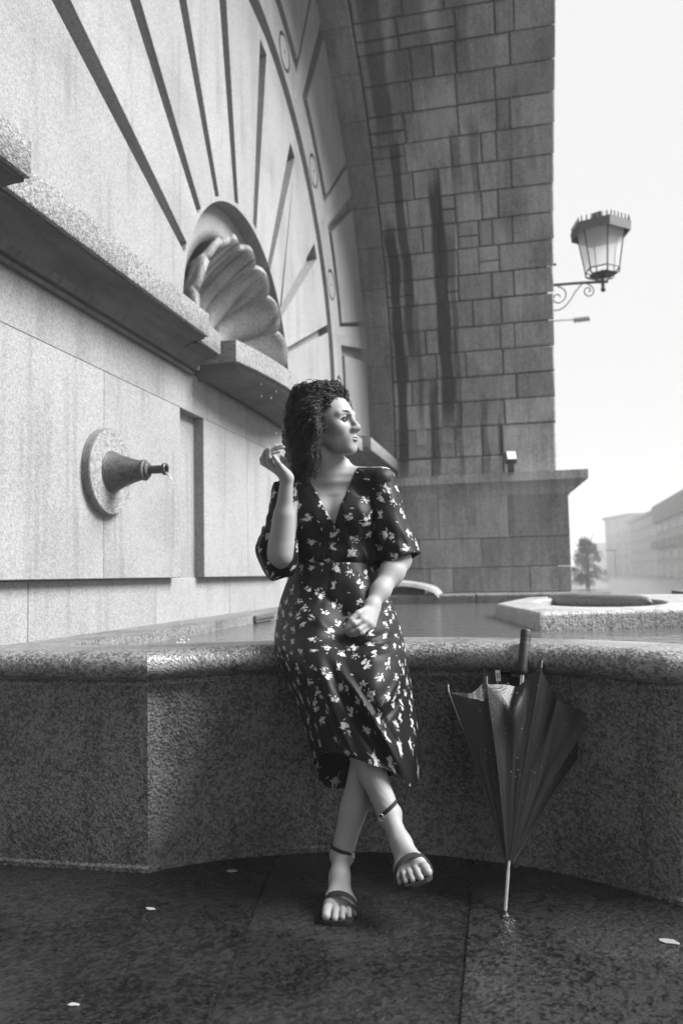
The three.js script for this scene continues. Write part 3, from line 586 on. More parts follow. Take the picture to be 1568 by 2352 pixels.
{ // tree behind the pier's foot
  const tr = thing('street_tree', 'small leafy tree beside the foot of the pier', 'tree');
  const b = at(1347, 1300, 44), y = (py) => at(1345, py, 44).y;
  part(tr, 'trunk', tube([V(b.x, 0, b.z), V(b.x + 0.05, 1.2, b.z), V(b.x, 2.6, b.z)], t => 0.13 - 0.08 * t, 8, 8), mat(0.08));
  const limbs = []; for (let k = 0; k < 6; k++) { const a = k * 1.1; limbs.push(tube([V(b.x, 0.9 + 0.2 * k, b.z), V(b.x + 0.35 * Math.cos(a), 1.5 + 0.2 * k, b.z + 0.35 * Math.sin(a)), V(b.x + 0.6 * Math.cos(a), 1.9 + 0.22 * k, b.z + 0.6 * Math.sin(a))], t => 0.045 - 0.03 * t, 5, 5)); }
  part(tr, 'limbs', mergeGeometries(limbs), mat(0.08));
  const pos = []; const yt = y(1238);
  const clumps = []; for (let k = 0; k < 70; k++) { const hh = Math.pow(rnd(), 1.2) * 0.9 + 0.1, w = 1.1 * Math.pow(1 - hh, 0.55) + 0.08, a = rr(0, 6.28), r = w * Math.sqrt(rnd()); clumps.push([b.x + r * Math.cos(a), hh * yt, b.z + r * Math.sin(a), rr(0.16, 0.32)]); }
  for (let k = 0; k < 13000; k++) {
    const c = clumps[Math.floor(rnd() * clumps.length)], a = rr(0, 6.28), e = Math.acos(rr(-1, 1)), r = c[3] * Math.cbrt(rnd()), o = V(c[0] + r * Math.sin(e) * Math.cos(a), c[1] + r * Math.cos(e), c[2] + r * Math.sin(e) * Math.sin(a));
    const d1 = V(rr(-1, 1), rr(-1, 1), rr(-1, 1)).normalize(), d2 = d1.clone().cross(V(rr(-1, 1), rr(-1, 1), rr(-1, 1))).normalize(), s = rr(0.03, 0.06);
    pos.push(...o.clone().addScaledVector(d1, s).toArray(), ...o.clone().addScaledVector(d2, s * 0.6).toArray(), ...o.clone().addScaledVector(d1, -s).toArray());
  }
  part(tr, 'crown', geoOf(pos), mat(0.07, { side: THREE.DoubleSide }));
}
// ---------- signed-distance meshing ----------
function nets(fn, lo, hi, cell, iso = 0) {   // surface nets over a box
  const nx = Math.ceil((hi[0] - lo[0]) / cell) + 1, ny = Math.ceil((hi[1] - lo[1]) / cell) + 1, nz = Math.ceil((hi[2] - lo[2]) / cell) + 1;
  const f = new Float32Array(nx * ny * nz), id = (i, j, k) => (k * ny + j) * nx + i;
  for (let k = 0; k < nz; k++) for (let j = 0; j < ny; j++) for (let i = 0; i < nx; i++) f[id(i, j, k)] = fn(lo[0] + i * cell, lo[1] + j * cell, lo[2] + k * cell) - iso;
  const vid = new Int32Array(nx * ny * nz).fill(-1), pos = [], idx = [];
  const C = [[0, 0, 0], [1, 0, 0], [0, 1, 0], [1, 1, 0], [0, 0, 1], [1, 0, 1], [0, 1, 1], [1, 1, 1]], E = [[0, 1], [2, 3], [4, 5], [6, 7], [0, 2], [1, 3], [4, 6], [5, 7], [0, 4], [1, 5], [2, 6], [3, 7]];
  const v = new Float32Array(8);
  for (let k = 0; k < nz - 1; k++) for (let j = 0; j < ny - 1; j++) for (let i = 0; i < nx - 1; i++) {
    let m = 0; for (let c = 0; c < 8; c++) { v[c] = f[id(i + C[c][0], j + C[c][1], k + C[c][2])]; if (v[c] < 0) m++; }
    if (m === 0 || m === 8) continue;
    let x = 0, y = 0, z = 0, n = 0;
    for (const [a, b] of E) if ((v[a] < 0) !== (v[b] < 0)) { const t = v[a] / (v[a] - v[b]); x += C[a][0] + (C[b][0] - C[a][0]) * t; y += C[a][1] + (C[b][1] - C[a][1]) * t; z += C[a][2] + (C[b][2] - C[a][2]) * t; n++; }
    vid[id(i, j, k)] = pos.length / 3; pos.push(lo[0] + (i + x / n) * cell, lo[1] + (j + y / n) * cell, lo[2] + (k + z / n) * cell);
  }
  const quad = (a, b, c, d, s) => { if (a < 0 || b < 0 || c < 0 || d < 0) return; s ? idx.push(a, b, c, a, c, d) : idx.push(a, c, b, a, d, c); };
  for (let k = 1; k < nz - 1; k++) for (let j = 1; j < ny - 1; j++) for (let i = 1; i < nx - 1; i++) {
    const a = f[id(i, j, k)] < 0;
    if (a !== f[id(i + 1, j, k)] < 0) quad(vid[id(i, j - 1, k - 1)], vid[id(i, j, k - 1)], vid[id(i, j, k)], vid[id(i, j - 1, k)], a);
    if (a !== f[id(i, j + 1, k)] < 0) quad(vid[id(i - 1, j, k - 1)], vid[id(i - 1, j, k)], vid[id(i, j, k)], vid[id(i, j, k - 1)], a);
    if (a !== f[id(i, j, k + 1)] < 0) quad(vid[id(i - 1, j - 1, k)], vid[id(i, j - 1, k)], vid[id(i, j, k)], vid[id(i - 1, j, k)], a);
  }
  return geoOf(pos, idx);
}
const smin = (a, b, k) => { const h = Math.max(k - Math.abs(a - b), 0) / k; return Math.min(a, b) - h * h * k * 0.25; };
const smax = (a, b, k) => -smin(-a, -b, k);
function cone(a, b, r1, r2) {                // capsule with two radii
  const dx = b.x - a.x, dy = b.y - a.y, dz = b.z - a.z, l2 = dx * dx + dy * dy + dz * dz;
  return (x, y, z) => { const px = x - a.x, py = y - a.y, pz = z - a.z, t = clamp((px * dx + py * dy + pz * dz) / l2, 0, 1); return Math.hypot(px - dx * t, py - dy * t, pz - dz * t) - mix(r1, r2, t); };
}
const ell = (cx, cy, cz, rx, ry, rz) => (x, y, z) => { const a = (x - cx) / rx, b = (y - cy) / ry, c = (z - cz) / rz, k = Math.hypot(a, b, c); return (k - 1) * Math.min(rx, ry, rz) * (k < 1 ? 1 : Math.max(0.6, Math.hypot(x - cx, y - cy, z - cz) / Math.max(k, 1e-6) / Math.max(rx, ry, rz) * 1.0 + 0.15)); };
const union = (fs, k) => (x, y, z) => { let d = 1e3; for (const f of fs) d = smin(d, f(x, y, z), k); return d; };
const chain = (pts, k = 0.012) => union(pts.slice(1).map((p, i) => cone(pts[i][0], p[0], pts[i][1], p[1])), k);
function bounds(pts, m) { const b = new THREE.Box3().setFromPoints(pts).expandByScalar(m); return [b.min.toArray(), b.max.toArray()]; }

// ---------- the woman ----------
const woman = thing('person', 'seated woman in dark floral wrap dress, curly hair, one hand raised, looking aside', 'person');
{
  const skinM = phys(0.245, { roughness: 0.58, specularIntensity: 0.6, bumpMap: grains(0.12, 96, 5), bumpScale: 0.0002, sheen: 0.1 });
  const P = (x, y, d) => at(x, y, d);
  const J = {
    rSh: P(672, 1120, 2.86), lSh: P(868, 1106, 2.82), rEl: P(643, 1270, 2.70), rWr: P(659, 1100, 2.665), lEl: P(917, 1286, 2.79), lWr: P(853, 1390, 2.625),
    rHip: P(735, 1450, 2.78), lHip: P(845, 1445, 2.78), rKn: P(775, 1580, 2.45), lKn: P(872, 1625, 2.46), rAn: P(893, 1868, 2.305), lAn: P(785, 1962, 2.345),
  };
  const pieces = [];
  const add = g => { const p = g.attributes.position, uv = []; for (let i = 0; i < p.count; i++) uv.push(p.getX(i) + p.getZ(i) * 0.7, p.getY(i) + p.getZ(i) * 0.3); g.setAttribute('uv', new THREE.Float32BufferAttribute(uv, 2)); pieces.push(g); };
  // torso as stacked ellipses: [y, centre x, centre z, half width, half depth]
  const TS = [[0.70, -0.640, -2.80, 0.15, 0.12], [0.79, -0.640, -2.79, 0.165, 0.125], [0.88, -0.645, -2.78, 0.155, 0.115], [0.975, -0.648, -2.775, 0.138, 0.1], [1.06, -0.648, -2.775, 0.13, 0.098], [1.15, -0.648, -2.785, 0.142, 0.105], [1.22, -0.648, -2.79, 0.15, 0.09], [1.262, -0.65, -2.79, 0.138, 0.075], [1.29, -0.655, -2.79, 0.085, 0.062], [1.315, -0.657, -2.785, 0.05, 0.05], [1.36, -0.656, -2.78, 0.046, 0.048]];
  const slice = y => { let i = 0; while (i < TS.length - 2 && y > TS[i + 1][0]) i++; const a = TS[i], b = TS[i + 1], t = sm(clamp((y - a[0]) / (b[0] - a[0]), 0, 1)); return a.map((v, k) => mix(v, b[k], t)); };
  const ca = Math.cos(0.06), sa = Math.sin(0.06);   // the chest turns a little to the image's right
  const torso = (x, y, z) => {
    const s = slice(y), dx = (x - s[1]) * ca - (z - s[2]) * sa, dz = (x - s[1]) * sa + (z - s[2]) * ca, k = Math.hypot(dx / s[3], dz / s[4]);
    let d = (k - 1) * Math.min(s[3], s[4]) * 0.9; return Math.max(d, 0.66 - y, y - 1.345);
  };
  const bust = union([ell(-0.712, 1.14, -2.712, 0.066, 0.068, 0.058), ell(-0.582, 1.14, -2.716, 0.066, 0.068, 0.058)], 0.02);
  const shoulders = union([cone(V(-0.66, 1.28, -2.79), J.rSh, 0.05, 0.05), cone(V(-0.65, 1.285, -2.79), J.lSh, 0.05, 0.05)], 0.02);
  const trunk = (x, y, z) => smin(smin(torso(x, y, z), bust(x, y, z), 0.05), shoulders(x, y, z), 0.05);
  // head: local axes x = her left, y = up, z = forward
  const cr = V(1, 0, 0).transformDirection(camera.matrixWorld), tc = V(0, 0, 1).transformDirection(camera.matrixWorld);
  const al = R(60), Fh = tc.clone().setY(0).normalize().multiplyScalar(Math.cos(al)).addScaledVector(cr.clone().setY(0).normalize(), Math.sin(al)).add(V(0, 0.1, 0)).normalize();
  const Xh = V(0, 1, 0).cross(Fh).normalize().addScaledVector(V(0, 1, 0), 0.03).normalize(), Uh = Fh.clone().cross(Xh).normalize();
  const HS = 1.06, head0 = P(754, 977, 2.855), HM = new THREE.Matrix4().makeBasis(Xh, Uh, Fh).scale(V(HS, HS, HS)).setPosition(head0), HI = HM.clone().invert();
  const hp = (x, y, z) => V(x, y, z).applyMatrix4(HM);
  const hF = (() => {
    const skull = ell(0, 0.032, -0.012, 0.073, 0.083, 0.094), face = ell(0, -0.018, 0.036, 0.0585, 0.082, 0.054), jaw = union([cone(V(-0.045, -0.052, 0.002), V(-0.01, -0.094, 0.07), 0.014, 0.012), cone(V(0.045, -0.052, 0.002), V(0.01, -0.094, 0.07), 0.014, 0.012), cone(V(-0.01, -0.094, 0.072), V(0.01, -0.094, 0.072), 0.0125, 0.0125)], 0.02);
    const mouthMass = ell(0, -0.06, 0.068, 0.03, 0.024, 0.026), cheeks = union([ell(-0.04, -0.024, 0.058, 0.02, 0.019, 0.02), ell(0.04, -0.024, 0.058, 0.02, 0.019, 0.02)], 0.01);
    const brow = union([cone(V(-0.042, 0.017, 0.07), V(-0.013, 0.019, 0.088), 0.0105, 0.011), cone(V(0.042, 0.017, 0.07), V(0.013, 0.019, 0.088), 0.0105, 0.011)], 0.01);
    const nose = union([cone(V(0, 0.006, 0.089), V(0, -0.029, 0.108), 0.0072, 0.0102), ell(0.0105, -0.035, 0.1, 0.0085, 0.0075, 0.011), ell(-0.0105, -0.035, 0.1, 0.0085, 0.0075, 0.011)], 0.008);
    const lips = union([cone(V(-0.021, -0.063, 0.083), V(0, -0.0585, 0.094), 0.003, 0.0058), cone(V(0.021, -0.063, 0.083), V(0, -0.0585, 0.094), 0.003, 0.0058), cone(V(-0.018, -0.066, 0.083), V(0, -0.0705, 0.0925), 0.003, 0.0066), cone(V(0.018, -0.066, 0.083), V(0, -0.0705, 0.0925), 0.003, 0.0066)], 0.0015);
    const sock = union([ell(-0.032, -0.001, 0.092, 0.0185, 0.0115, 0.014), ell(0.032, -0.001, 0.092, 0.0185, 0.0115, 0.014)], 0.004);
    const lids = union([cone(V(-0.047, 0.0015, 0.0735), V(-0.033, 0.0068, 0.0835), 0.0032, 0.0036), cone(V(-0.033, 0.0068, 0.0835), V(-0.018, 0.0, 0.0815), 0.0036, 0.003), cone(V(0.047, 0.0015, 0.0735), V(0.033, 0.0068, 0.0835), 0.0032, 0.0036), cone(V(0.033, 0.0068, 0.0835), V(0.018, 0.0, 0.0815), 0.0036, 0.003)], 0.004);
    const ears = union([ell(-0.074, -0.012, -0.014, 0.009, 0.03, 0.018), ell(0.074, -0.012, -0.014, 0.009, 0.03, 0.018)], 0.01);
    return (x, y, z) => {
      let d = smin(skull(x, y, z), face(x, y, z), 0.03); d = smin(d, jaw(x, y, z), 0.03); d = smin(d, mouthMass(x, y, z), 0.02); d = smin(d, cheeks(x, y, z), 0.025); d = smin(d, brow(x, y, z), 0.012);
      d = smax(d, -sock(x, y, z), 0.012); d = smin(d, nose(x, y, z), 0.011); d = smin(d, lips(x, y, z), 0.004); d = smin(d, lids(x, y, z), 0.004); return smin(d, ears(x, y, z), 0.006);
    };
  })();
  const headW = (x, y, z) => { const v = V(x, y, z).applyMatrix4(HI); return hF(v.x, v.y, v.z) * HS; };
  const nk0 = V(-0.657, 1.285, -2.785), nk1 = hp(0, -0.035, -0.03);
  const neck = union([cone(nk0, nk1, 0.058, 0.05), cone(V(-0.672, 1.275, -2.735), hp(-0.05, -0.035, -0.02), 0.012, 0.017), cone(V(-0.648, 1.275, -2.735), hp(0.035, -0.05, -0.005), 0.012, 0.016)], 0.03);
  const clav = union([cone(V(-0.672, 1.268, -2.728), V(-0.76, 1.285, -2.765), 0.009, 0.008), cone(V(-0.636, 1.268, -2.728), V(-0.545, 1.287, -2.775), 0.009, 0.008)], 0.01);
  const upper = (x, y, z) => { let d = smin(trunk(x, y, z), neck(x, y, z), 0.035); d = smin(d, clav(x, y, z), 0.014); return smin(d, headW(x, y, z), 0.016); };
  add(nets(upper, [-0.86, 1.02, -2.93], [-0.43, 1.62, -2.6], 0.0036));
  // arms and hands
  const fing = (pts, r) => chain(pts.map((p, i) => [P(...p), r * (1 - 0.13 * i)]), 0.004);
  const hand = (palm, fingers, thumb) => union([palm, ...fingers, thumb], 0.0045);
  const rArm = (() => {
    const up = cone(J.rSh, J.rEl, 0.046, 0.038), fore = union([cone(J.rEl, J.rWr, 0.037, 0.0215), cone(J.rEl.clone().lerp(J.rWr, 0.15), J.rEl.clone().lerp(J.rWr, 0.5), 0.033, 0.026)], 0.03), ole = cone(P(644, 1290, 2.705), P(645, 1282, 2.70), 0.024, 0.028);
    const palm = union([cone(P(659, 1098, 2.665), P(620, 1056, 2.635), 0.02, 0.0125), cone(P(657, 1094, 2.675), P(610, 1058, 2.655), 0.018, 0.012), cone(P(655, 1090, 2.685), P(606, 1063, 2.675), 0.016, 0.011), cone(P(655, 1088, 2.65), P(644, 1073, 2.632), 0.017, 0.013)], 0.012);
    const fs = [fing([[616, 1049, 2.632], [617, 1033, 2.628], [633, 1025, 2.632], [646, 1022, 2.636]], 0.0096), fing([[607, 1052, 2.65], [612, 1036, 2.648], [634, 1030, 2.652], [651, 1027, 2.656]], 0.0098), fing([[602, 1056, 2.668], [608, 1043, 2.67], [626, 1040, 2.674], [641, 1037, 2.676]], 0.0094), fing([[602, 1063, 2.685], [604, 1054, 2.69], [616, 1050, 2.692], [626, 1049, 2.695]], 0.0083)];
    const th = fing([[648, 1078, 2.63], [638, 1063, 2.615], [629, 1049, 2.618]], 0.0105);
    return [union([up, fore, ole], 0.025), hand(palm, fs, th)];
  })();
  const rAll = (x, y, z) => smin(rArm[0](x, y, z), rArm[1](x, y, z), 0.012);
  add(nets(rAll, ...bounds([J.rSh, J.rEl, P(600, 1020, 2.6), P(650, 1310, 2.7), P(605, 1050, 2.72)], 0.06), 0.0034));
  const lArm = (() => {
    const up = cone(J.lSh, J.lEl, 0.046, 0.039), fore = chain([[J.lEl, 0.036], [J.lEl.clone().lerp(J.lWr, 0.28), 0.0385], [J.lEl.clone().lerp(J.lWr, 0.7), 0.0285], [J.lWr, 0.0228]], 0.03);
    const palm = union([cone(P(852, 1391, 2.625), P(832, 1424, 2.565), 0.022, 0.016), cone(P(856, 1393, 2.625), P(846, 1432, 2.57), 0.021, 0.015), cone(P(860, 1396, 2.63), P(853, 1438, 2.58), 0.018, 0.014)], 0.014);
    const fs = [fing([[832, 1425, 2.562], [814, 1433, 2.54], [802, 1442, 2.542], [790, 1449, 2.548]], 0.0096), fing([[843, 1433, 2.566], [824, 1446, 2.54], [809, 1451, 2.545], [796, 1453, 2.552]], 0.0098), fing([[850, 1439, 2.572], [832, 1454, 2.548], [816, 1458, 2.552], [803, 1460, 2.56]], 0.0094), fing([[853, 1445, 2.58], [839, 1459, 2.56], [826, 1463, 2.562], [814, 1465, 2.568]], 0.0083)];
    const th = fing([[840, 1400, 2.59], [822, 1409, 2.56], [806, 1424, 2.545], [795, 1441, 2.543]], 0.0118);
    return (x, y, z) => smin(union([up, fore], 0.025)(x, y, z), hand(palm, fs, th)(x, y, z), 0.012);
  })();
  add(nets(lArm, ...bounds([J.lSh, J.lEl, P(785, 1440, 2.53), P(800, 1470, 2.55), J.lWr], 0.055), 0.0034));
  // legs
  const leg = (hip, kn, an, s) => { const calf = kn.clone().lerp(an, 0.32).add(V(0, 0, -0.018)); return union([cone(hip, kn, 0.082, 0.052), cone(kn, calf, 0.048, 0.047), cone(calf, kn.clone().lerp(an, 0.7), 0.046, 0.031), cone(kn.clone().lerp(an, 0.7), an, 0.031, 0.0255), cone(kn, an, 0.04, 0.025)], 0.03); };
  add(nets(leg(J.rHip, J.rKn, J.rAn), ...bounds([J.rHip, J.rKn, J.rAn], 0.1), 0.006));
  add(nets(leg(J.lHip, J.lKn, J.lAn), ...bounds([J.lHip, J.lKn, J.lAn], 0.1), 0.006));
  add(nets((x, y, z) => torso(x, y, z) + 0.006, [-0.84, 0.64, -2.95], [-0.44, 1.1, -2.6], 0.014));
  // feet in heeled sandals; local x = her left, y = up, z = toes; origin on the ground under the ball
  const footAt = (m, M4, an) => {
    const inv = M4.clone().invert(), al_ = an.clone().applyMatrix4(inv);
    const base = union([cone(al_, V(0, 0.085, -0.052), 0.0265, 0.0245), cone(V(0, 0.085, -0.052), V(m * 0.021, 0.034, 0.002), 0.0245, 0.02), cone(V(0, 0.075, -0.05), V(-m * 0.024, 0.029, -0.008), 0.024, 0.0185), cone(al_, V(0, 0.098, -0.13), 0.03, 0.025), cone(V(m * 0.024, 0.03, 0.004), V(-m * 0.028, 0.026, -0.006), 0.019, 0.017), cone(al_.clone().add(V(m * 0.018, -0.004, 0)), al_.clone().add(V(-m * 0.018, -0.012, 0)), 0.013, 0.012)], 0.02);
    const tz = [[0.031, 0.024, 0.018, 0.035, 0.0175, 0.056, 0.0135, 0.0125], [0.009, 0.026, 0.02, 0.0115, 0.0135, 0.063, 0.0098, 0.0092], [-0.009, 0.025, 0.016, -0.0085, 0.0125, 0.055, 0.0094, 0.0088], [-0.024, 0.024, 0.008, -0.0265, 0.012, 0.043, 0.009, 0.0084], [-0.036, 0.022, -0.004, -0.0425, 0.0115, 0.026, 0.0085, 0.008]];
    const toes = tz.map(t => { const mid = V(m * mix(t[0], t[3], 0.55), mix(t[1], t[4], 0.25) + 0.002, mix(t[2], t[5], 0.5)); return chain([[V(m * t[0], t[1], t[2]), t[6]], [mid, t[6] * 0.95], [V(m * t[3], t[4], t[5]), t[7]]], 0.006); });
    const f = (x, y, z) => { let d = base(x, y, z), e = 1e3; for (const q of toes) e = Math.min(e, q(x, y, z)); return smin(d, e, 0.007); };
    const g = nets(f, [-0.075, -0.01, -0.18], [0.075, 0.2, 0.09], 0.003); g.applyMatrix4(M4); add(g);
    // sandal
    const black = mat(0.006, { roughness: 0.85 }), metal = mat(0.6, { roughness: 0.25, metalness: 1 });
    const prof = [[0.074, 0.010, 0.02], [0.066, 0.009, 0.036], [0.045, 0.0085, 0.043], [0.01, 0.009, 0.0465], [-0.02, 0.016, 0.044], [-0.06, 0.043, 0.033], [-0.1, 0.069, 0.028], [-0.135, 0.079, 0.028], [-0.152, 0.079, 0.016]];
    const pos = [], idx = [], c = new THREE.CatmullRomCurve3(prof.map(p => V(p[2], p[1], p[0]))), N = 28, th = 0.0105, K = 6;
    for (let i = 0; i <= N; i++) { const p = c.getPoint(i / N), o = m * 0.004 * (1 - i / N), t2 = p.z > 0.0 ? th : mix(th, 0.005, clamp(-p.z / 0.06, 0, 1)); for (const [sx, sy] of [[-0.93, 0], [0.93, 0], [1, -0.35], [0.95, -1], [-0.95, -1], [-1, -0.35]]) pos.push(p.x * sx + o, p.y + sy * t2, p.z); }
    for (let i = 0; i < N; i++) for (let k = 0; k < K; k++) { const a = i * K + k, b = i * K + (k + 1) % K; idx.push(a, a + K, b, b, a + K, b + K); }
    for (const e of [0, N * K]) for (let k = 1; k < K - 1; k++) e ? idx.push(e, e + k, e + k + 1) : idx.push(e, e + k + 1, e + k);
    const tr = g2 => { g2.applyMatrix4(M4); return g2; };
    const s = part(woman, 'sandal', tr(toCreasedNormals(geoOf(pos, idx), R(40))), black);
    const lh = new THREE.CylinderGeometry(0.017, 0.0055, 0.076, 14); lh.translate(0, 0.0385, -0.132); part(s, 'heel', tr(lh), black);
    const band = (zc, w, top, hw, y0, thk) => { const ps = [], ix = [], NN = 26; for (let i = 0; i <= NN; i++) { const a = Math.PI * i / NN, ca_ = Math.cos(a), sa_ = Math.pow(Math.max(0, Math.sin(a)), 0.72); for (const [dz, dr] of [[-w, 0], [-w * 0.7, thk], [w * 0.7, thk], [w, 0]]) { const zz = zc + dz - 0.012 * m * ca_; ps.push((hw + dr) * ca_, y0 + (top - y0 + dr) * sa_ - 0.06 * 0 * dz - 0.32 * dz * sa_, zz); } } for (let i = 0; i < NN; i++) for (let k = 0; k < 3; k++) { const q = i * 4 + k; ix.push(q, q + 1, q + 4, q + 1, q + 5, q + 4); } return toCreasedNormals(geoOf(ps, ix), R(50)); };
    part(s, 'toe_strap', tr(band(0.016, 0.0095, 0.0605, 0.052, -0.002, 0.0035)), mat(0.006, { roughness: 0.9, side: THREE.DoubleSide }));
    const cen = al_.clone().add(V(0, 0.012, 0.0)), dirL = V(0, 1, 0), ringP = []; for (let i = 0; i < 20; i++) { const a = i / 20 * 2 * Math.PI; ringP.push(V(cen.x + 0.0325 * Math.cos(a), cen.y + 0.012 * Math.cos(a + (m > 0 ? 0 : 0)) * m + 0.006 * Math.sin(a), cen.z + 0.0335 * Math.sin(a))); }
    const tg = tube(ringP, 1, 8, 60, true); // flat strap: squash radially
    { const q = tg.attributes.position, cc = new THREE.CatmullRomCurve3(ringP, true, 'centripetal'); for (let i = 0; i <= 60; i++) { const o = cc.getPointAt(i / 60 % 1), rad = V(o.x - cen.x, 0, o.z - cen.z).normalize(); for (let j = 0; j <= 8; j++) { const a = j / 8 * 2 * Math.PI, e = i * 9 + j; q.setXYZ(e, o.x + rad.x * 0.0018 * Math.cos(a), o.y + 0.0058 * Math.sin(a), o.z + rad.z * 0.0018 * Math.cos(a)); } } tg.computeVertexNormals(); }
    const as = part(s, 'ankle_strap', tr(tg), black);
    const bx = cen.x - m * -1 * -0.0, bk = [], bs = m > 0 ? -1 : 1; // buckle on the outer side
    const ba = bs > 0 ? 0.35 : Math.PI - 0.75, bc = V(cen.x + 0.0355 * Math.cos(ba), cen.y + 0.012 * Math.cos(ba) * m, cen.z + 0.0365 * Math.sin(ba)), t1 = V(-Math.sin(ba), 0, Math.cos(ba));
    for (const [u, v] of [[-1, -1], [1, -1], [1, 1], [-1, 1]]) bk.push(bc.clone().addScaledVector(t1, u * 0.007).add(V(0, v * 0.009, 0)));
    part(as, 'buckle', tr(tube([bk[0], bk[0].clone().lerp(bk[1], 0.5), bk[1], bk[2], bk[2].clone().lerp(bk[3], 0.5), bk[3]], 0.0016, 6, 30, true)), metal);
  };
  { // planted left foot
    const O = V(-0.538, 0.0025, -2.252), F = V(0.03, 0, 0.148).normalize(), U = V(0, 1, 0), X = U.clone().cross(F);
    footAt(-1, new THREE.Matrix4().makeBasis(X, U, F).setPosition(O), J.lAn);
  }
  { // lifted right foot
    const ball = P(942, 1990, 2.18), w1 = ball.clone().sub(J.rAn).normalize(); let X = cr.clone().add(V(0, 0.16, 0)).addScaledVector(tc, 0.1); X.addScaledVector(w1, -X.dot(w1)).normalize();
    const l2 = X.clone().cross(w1).negate(), ang = Math.atan2(0.11, 0.102), c1 = Math.sin(ang), c2 = Math.cos(ang), U = w1.clone().multiplyScalar(-c1).addScaledVector(l2, c2), F = w1.clone().multiplyScalar(c2).addScaledVector(l2, c1);
    const M4 = new THREE.Matrix4().makeBasis(X, U, F); const off = V(0, 0.03, 0).applyMatrix4(M4); M4.setPosition(ball.clone().sub(off));
    footAt(1, M4, J.rAn);
  }
  const body = part(woman, 'body', mergeGeometries(pieces.map(g => g.index ? g : g)), skinM);
  // eyes, brows, lips
  const eyeM = mat(0.11, { roughness: 0.6 }), irisM = mat(0.02, { roughness: 0.1 }), browM = mat(0.015, { roughness: 0.9 });
  for (const s of [-1, 1]) {
    const e = new THREE.SphereGeometry(0.0118, 20, 14); e.translate(s * 0.032, -0.0005, 0.0745); e.applyMatrix4(HM); const em = part(woman, 'eye', e, eyeM);
    const ir = new THREE.SphereGeometry(0.0068, 14, 10); ir.scale(1, 1, 0.4); ir.translate(s * 0.032 + 0.003, 0.0002, 0.0848); ir.applyMatrix4(HM); part(em, 'iris', ir, irisM);
    const la = [V(s * 0.0465, -0.001, 0.0775), V(s * 0.038, 0.0042, 0.086), V(s * 0.029, 0.0052, 0.0885), V(s * 0.0185, -0.001, 0.0845)].map(p => p.applyMatrix4(HM)); part(em, 'lashes', tube(la, t => 0.0023 - 0.0008 * t, 6, 14), browM);
    const bw = [V(s * 0.052, 0.0165, 0.069), V(s * 0.04, 0.0245, 0.081), V(s * 0.027, 0.0245, 0.0915), V(s * 0.013, 0.0185, 0.0975)].map(p => p.applyMatrix4(HM)); part(woman, 'eyebrow', tube(bw, t => 0.001 + 0.0022 * Math.sin(Math.PI * (0.15 + 0.7 * t)), 6, 16), browM);
  }
  const lipM = phys(0.15, { roughness: 0.35 });
  const lip = (pts, r) => tube(pts.map(p => V(...p).applyMatrix4(HM)), t => r * (0.25 + 0.75 * Math.sin(Math.PI * t)), 8, 24);
  part(woman, 'lips', mergeGeometries([lip([[-0.022, -0.0635, 0.0835], [-0.01, -0.0602, 0.0945], [0, -0.0612, 0.0972], [0.01, -0.0602, 0.0945], [0.022, -0.0635, 0.0835]], 0.0042), lip([[-0.02, -0.065, 0.0845], [-0.009, -0.069, 0.0945], [0, -0.07, 0.0965], [0.009, -0.069, 0.0945], [0.02, -0.065, 0.0845]], 0.0052)]), lipM);
  // nails
  { // ring on the resting hand
    const c = P(829, 1453, 2.546), ax = P(832, 1454, 2.548).sub(P(816, 1458, 2.552)).normalize(), g = new THREE.TorusGeometry(0.0098, 0.0014, 8, 24); g.applyQuaternion(new THREE.Quaternion().setFromUnitVectors(V(0, 0, 1), ax)); g.translate(c.x, c.y, c.z);
    part(woman, 'ring', g, mat(0.8, { roughness: 0.2, metalness: 1 }));
  }

  // ---------- dress ----------
  const T = 1024, TM = 0.36;                 // print: dark satin, white flower sprays; tile in metres
  const printTex = (() => {
    const cv = document.createElement('canvas'); cv.width = cv.height = T; const c = cv.getContext('2d'); c.fillStyle = '#191919'; c.fillRect(0, 0, T, T);
    const px = T / TM / 1000;                // pixels per millimetre
    const draw = (x, y, fn) => { for (const ox of [-T, 0, T]) for (const oy of [-T, 0, T]) { c.save(); c.translate(x + ox, y + oy); fn(); c.restore(); } };
    const flower = (x, y, r, rot) => { for (let k = 0; k < 5; k++) { c.save(); c.translate(x, y); c.rotate(rot + k * 2 * Math.PI / 5); c.fillStyle = '#b9b9b9'; c.beginPath(); c.ellipse(r * 0.62, 0, r * 0.52, r * 0.4, 0, 0, 7); c.fill(); c.restore(); } c.fillStyle = '#555'; c.beginPath(); c.arc(x, y, r * 0.16, 0, 7); c.fill(); };
    const leaf = (x, y, l, rot) => { c.save(); c.translate(x, y); c.rotate(rot); c.fillStyle = '#acacac'; c.beginPath(); c.moveTo(0, 0); c.quadraticCurveTo(l * 0.5, -l * 0.24, l, 0); c.quadraticCurveTo(l * 0.5, l * 0.24, 0, 0); c.fill(); c.restore(); };
    let s = 99; const rn = () => { s = (s * 1664525 + 1013904223) >>> 0; return s / 4294967296; };
    const spots = [];
    for (let tries = 0; tries < 4000 && spots.length < 34; tries++) { const p = [rn() * T, rn() * T]; if (spots.every(q => { let dx = Math.abs(p[0] - q[0]), dy = Math.abs(p[1] - q[1]); dx = Math.min(dx, T - dx); dy = Math.min(dy, T - dy); return Math.hypot(dx, dy) > 0.046 * T / TM; })) spots.push(p); }
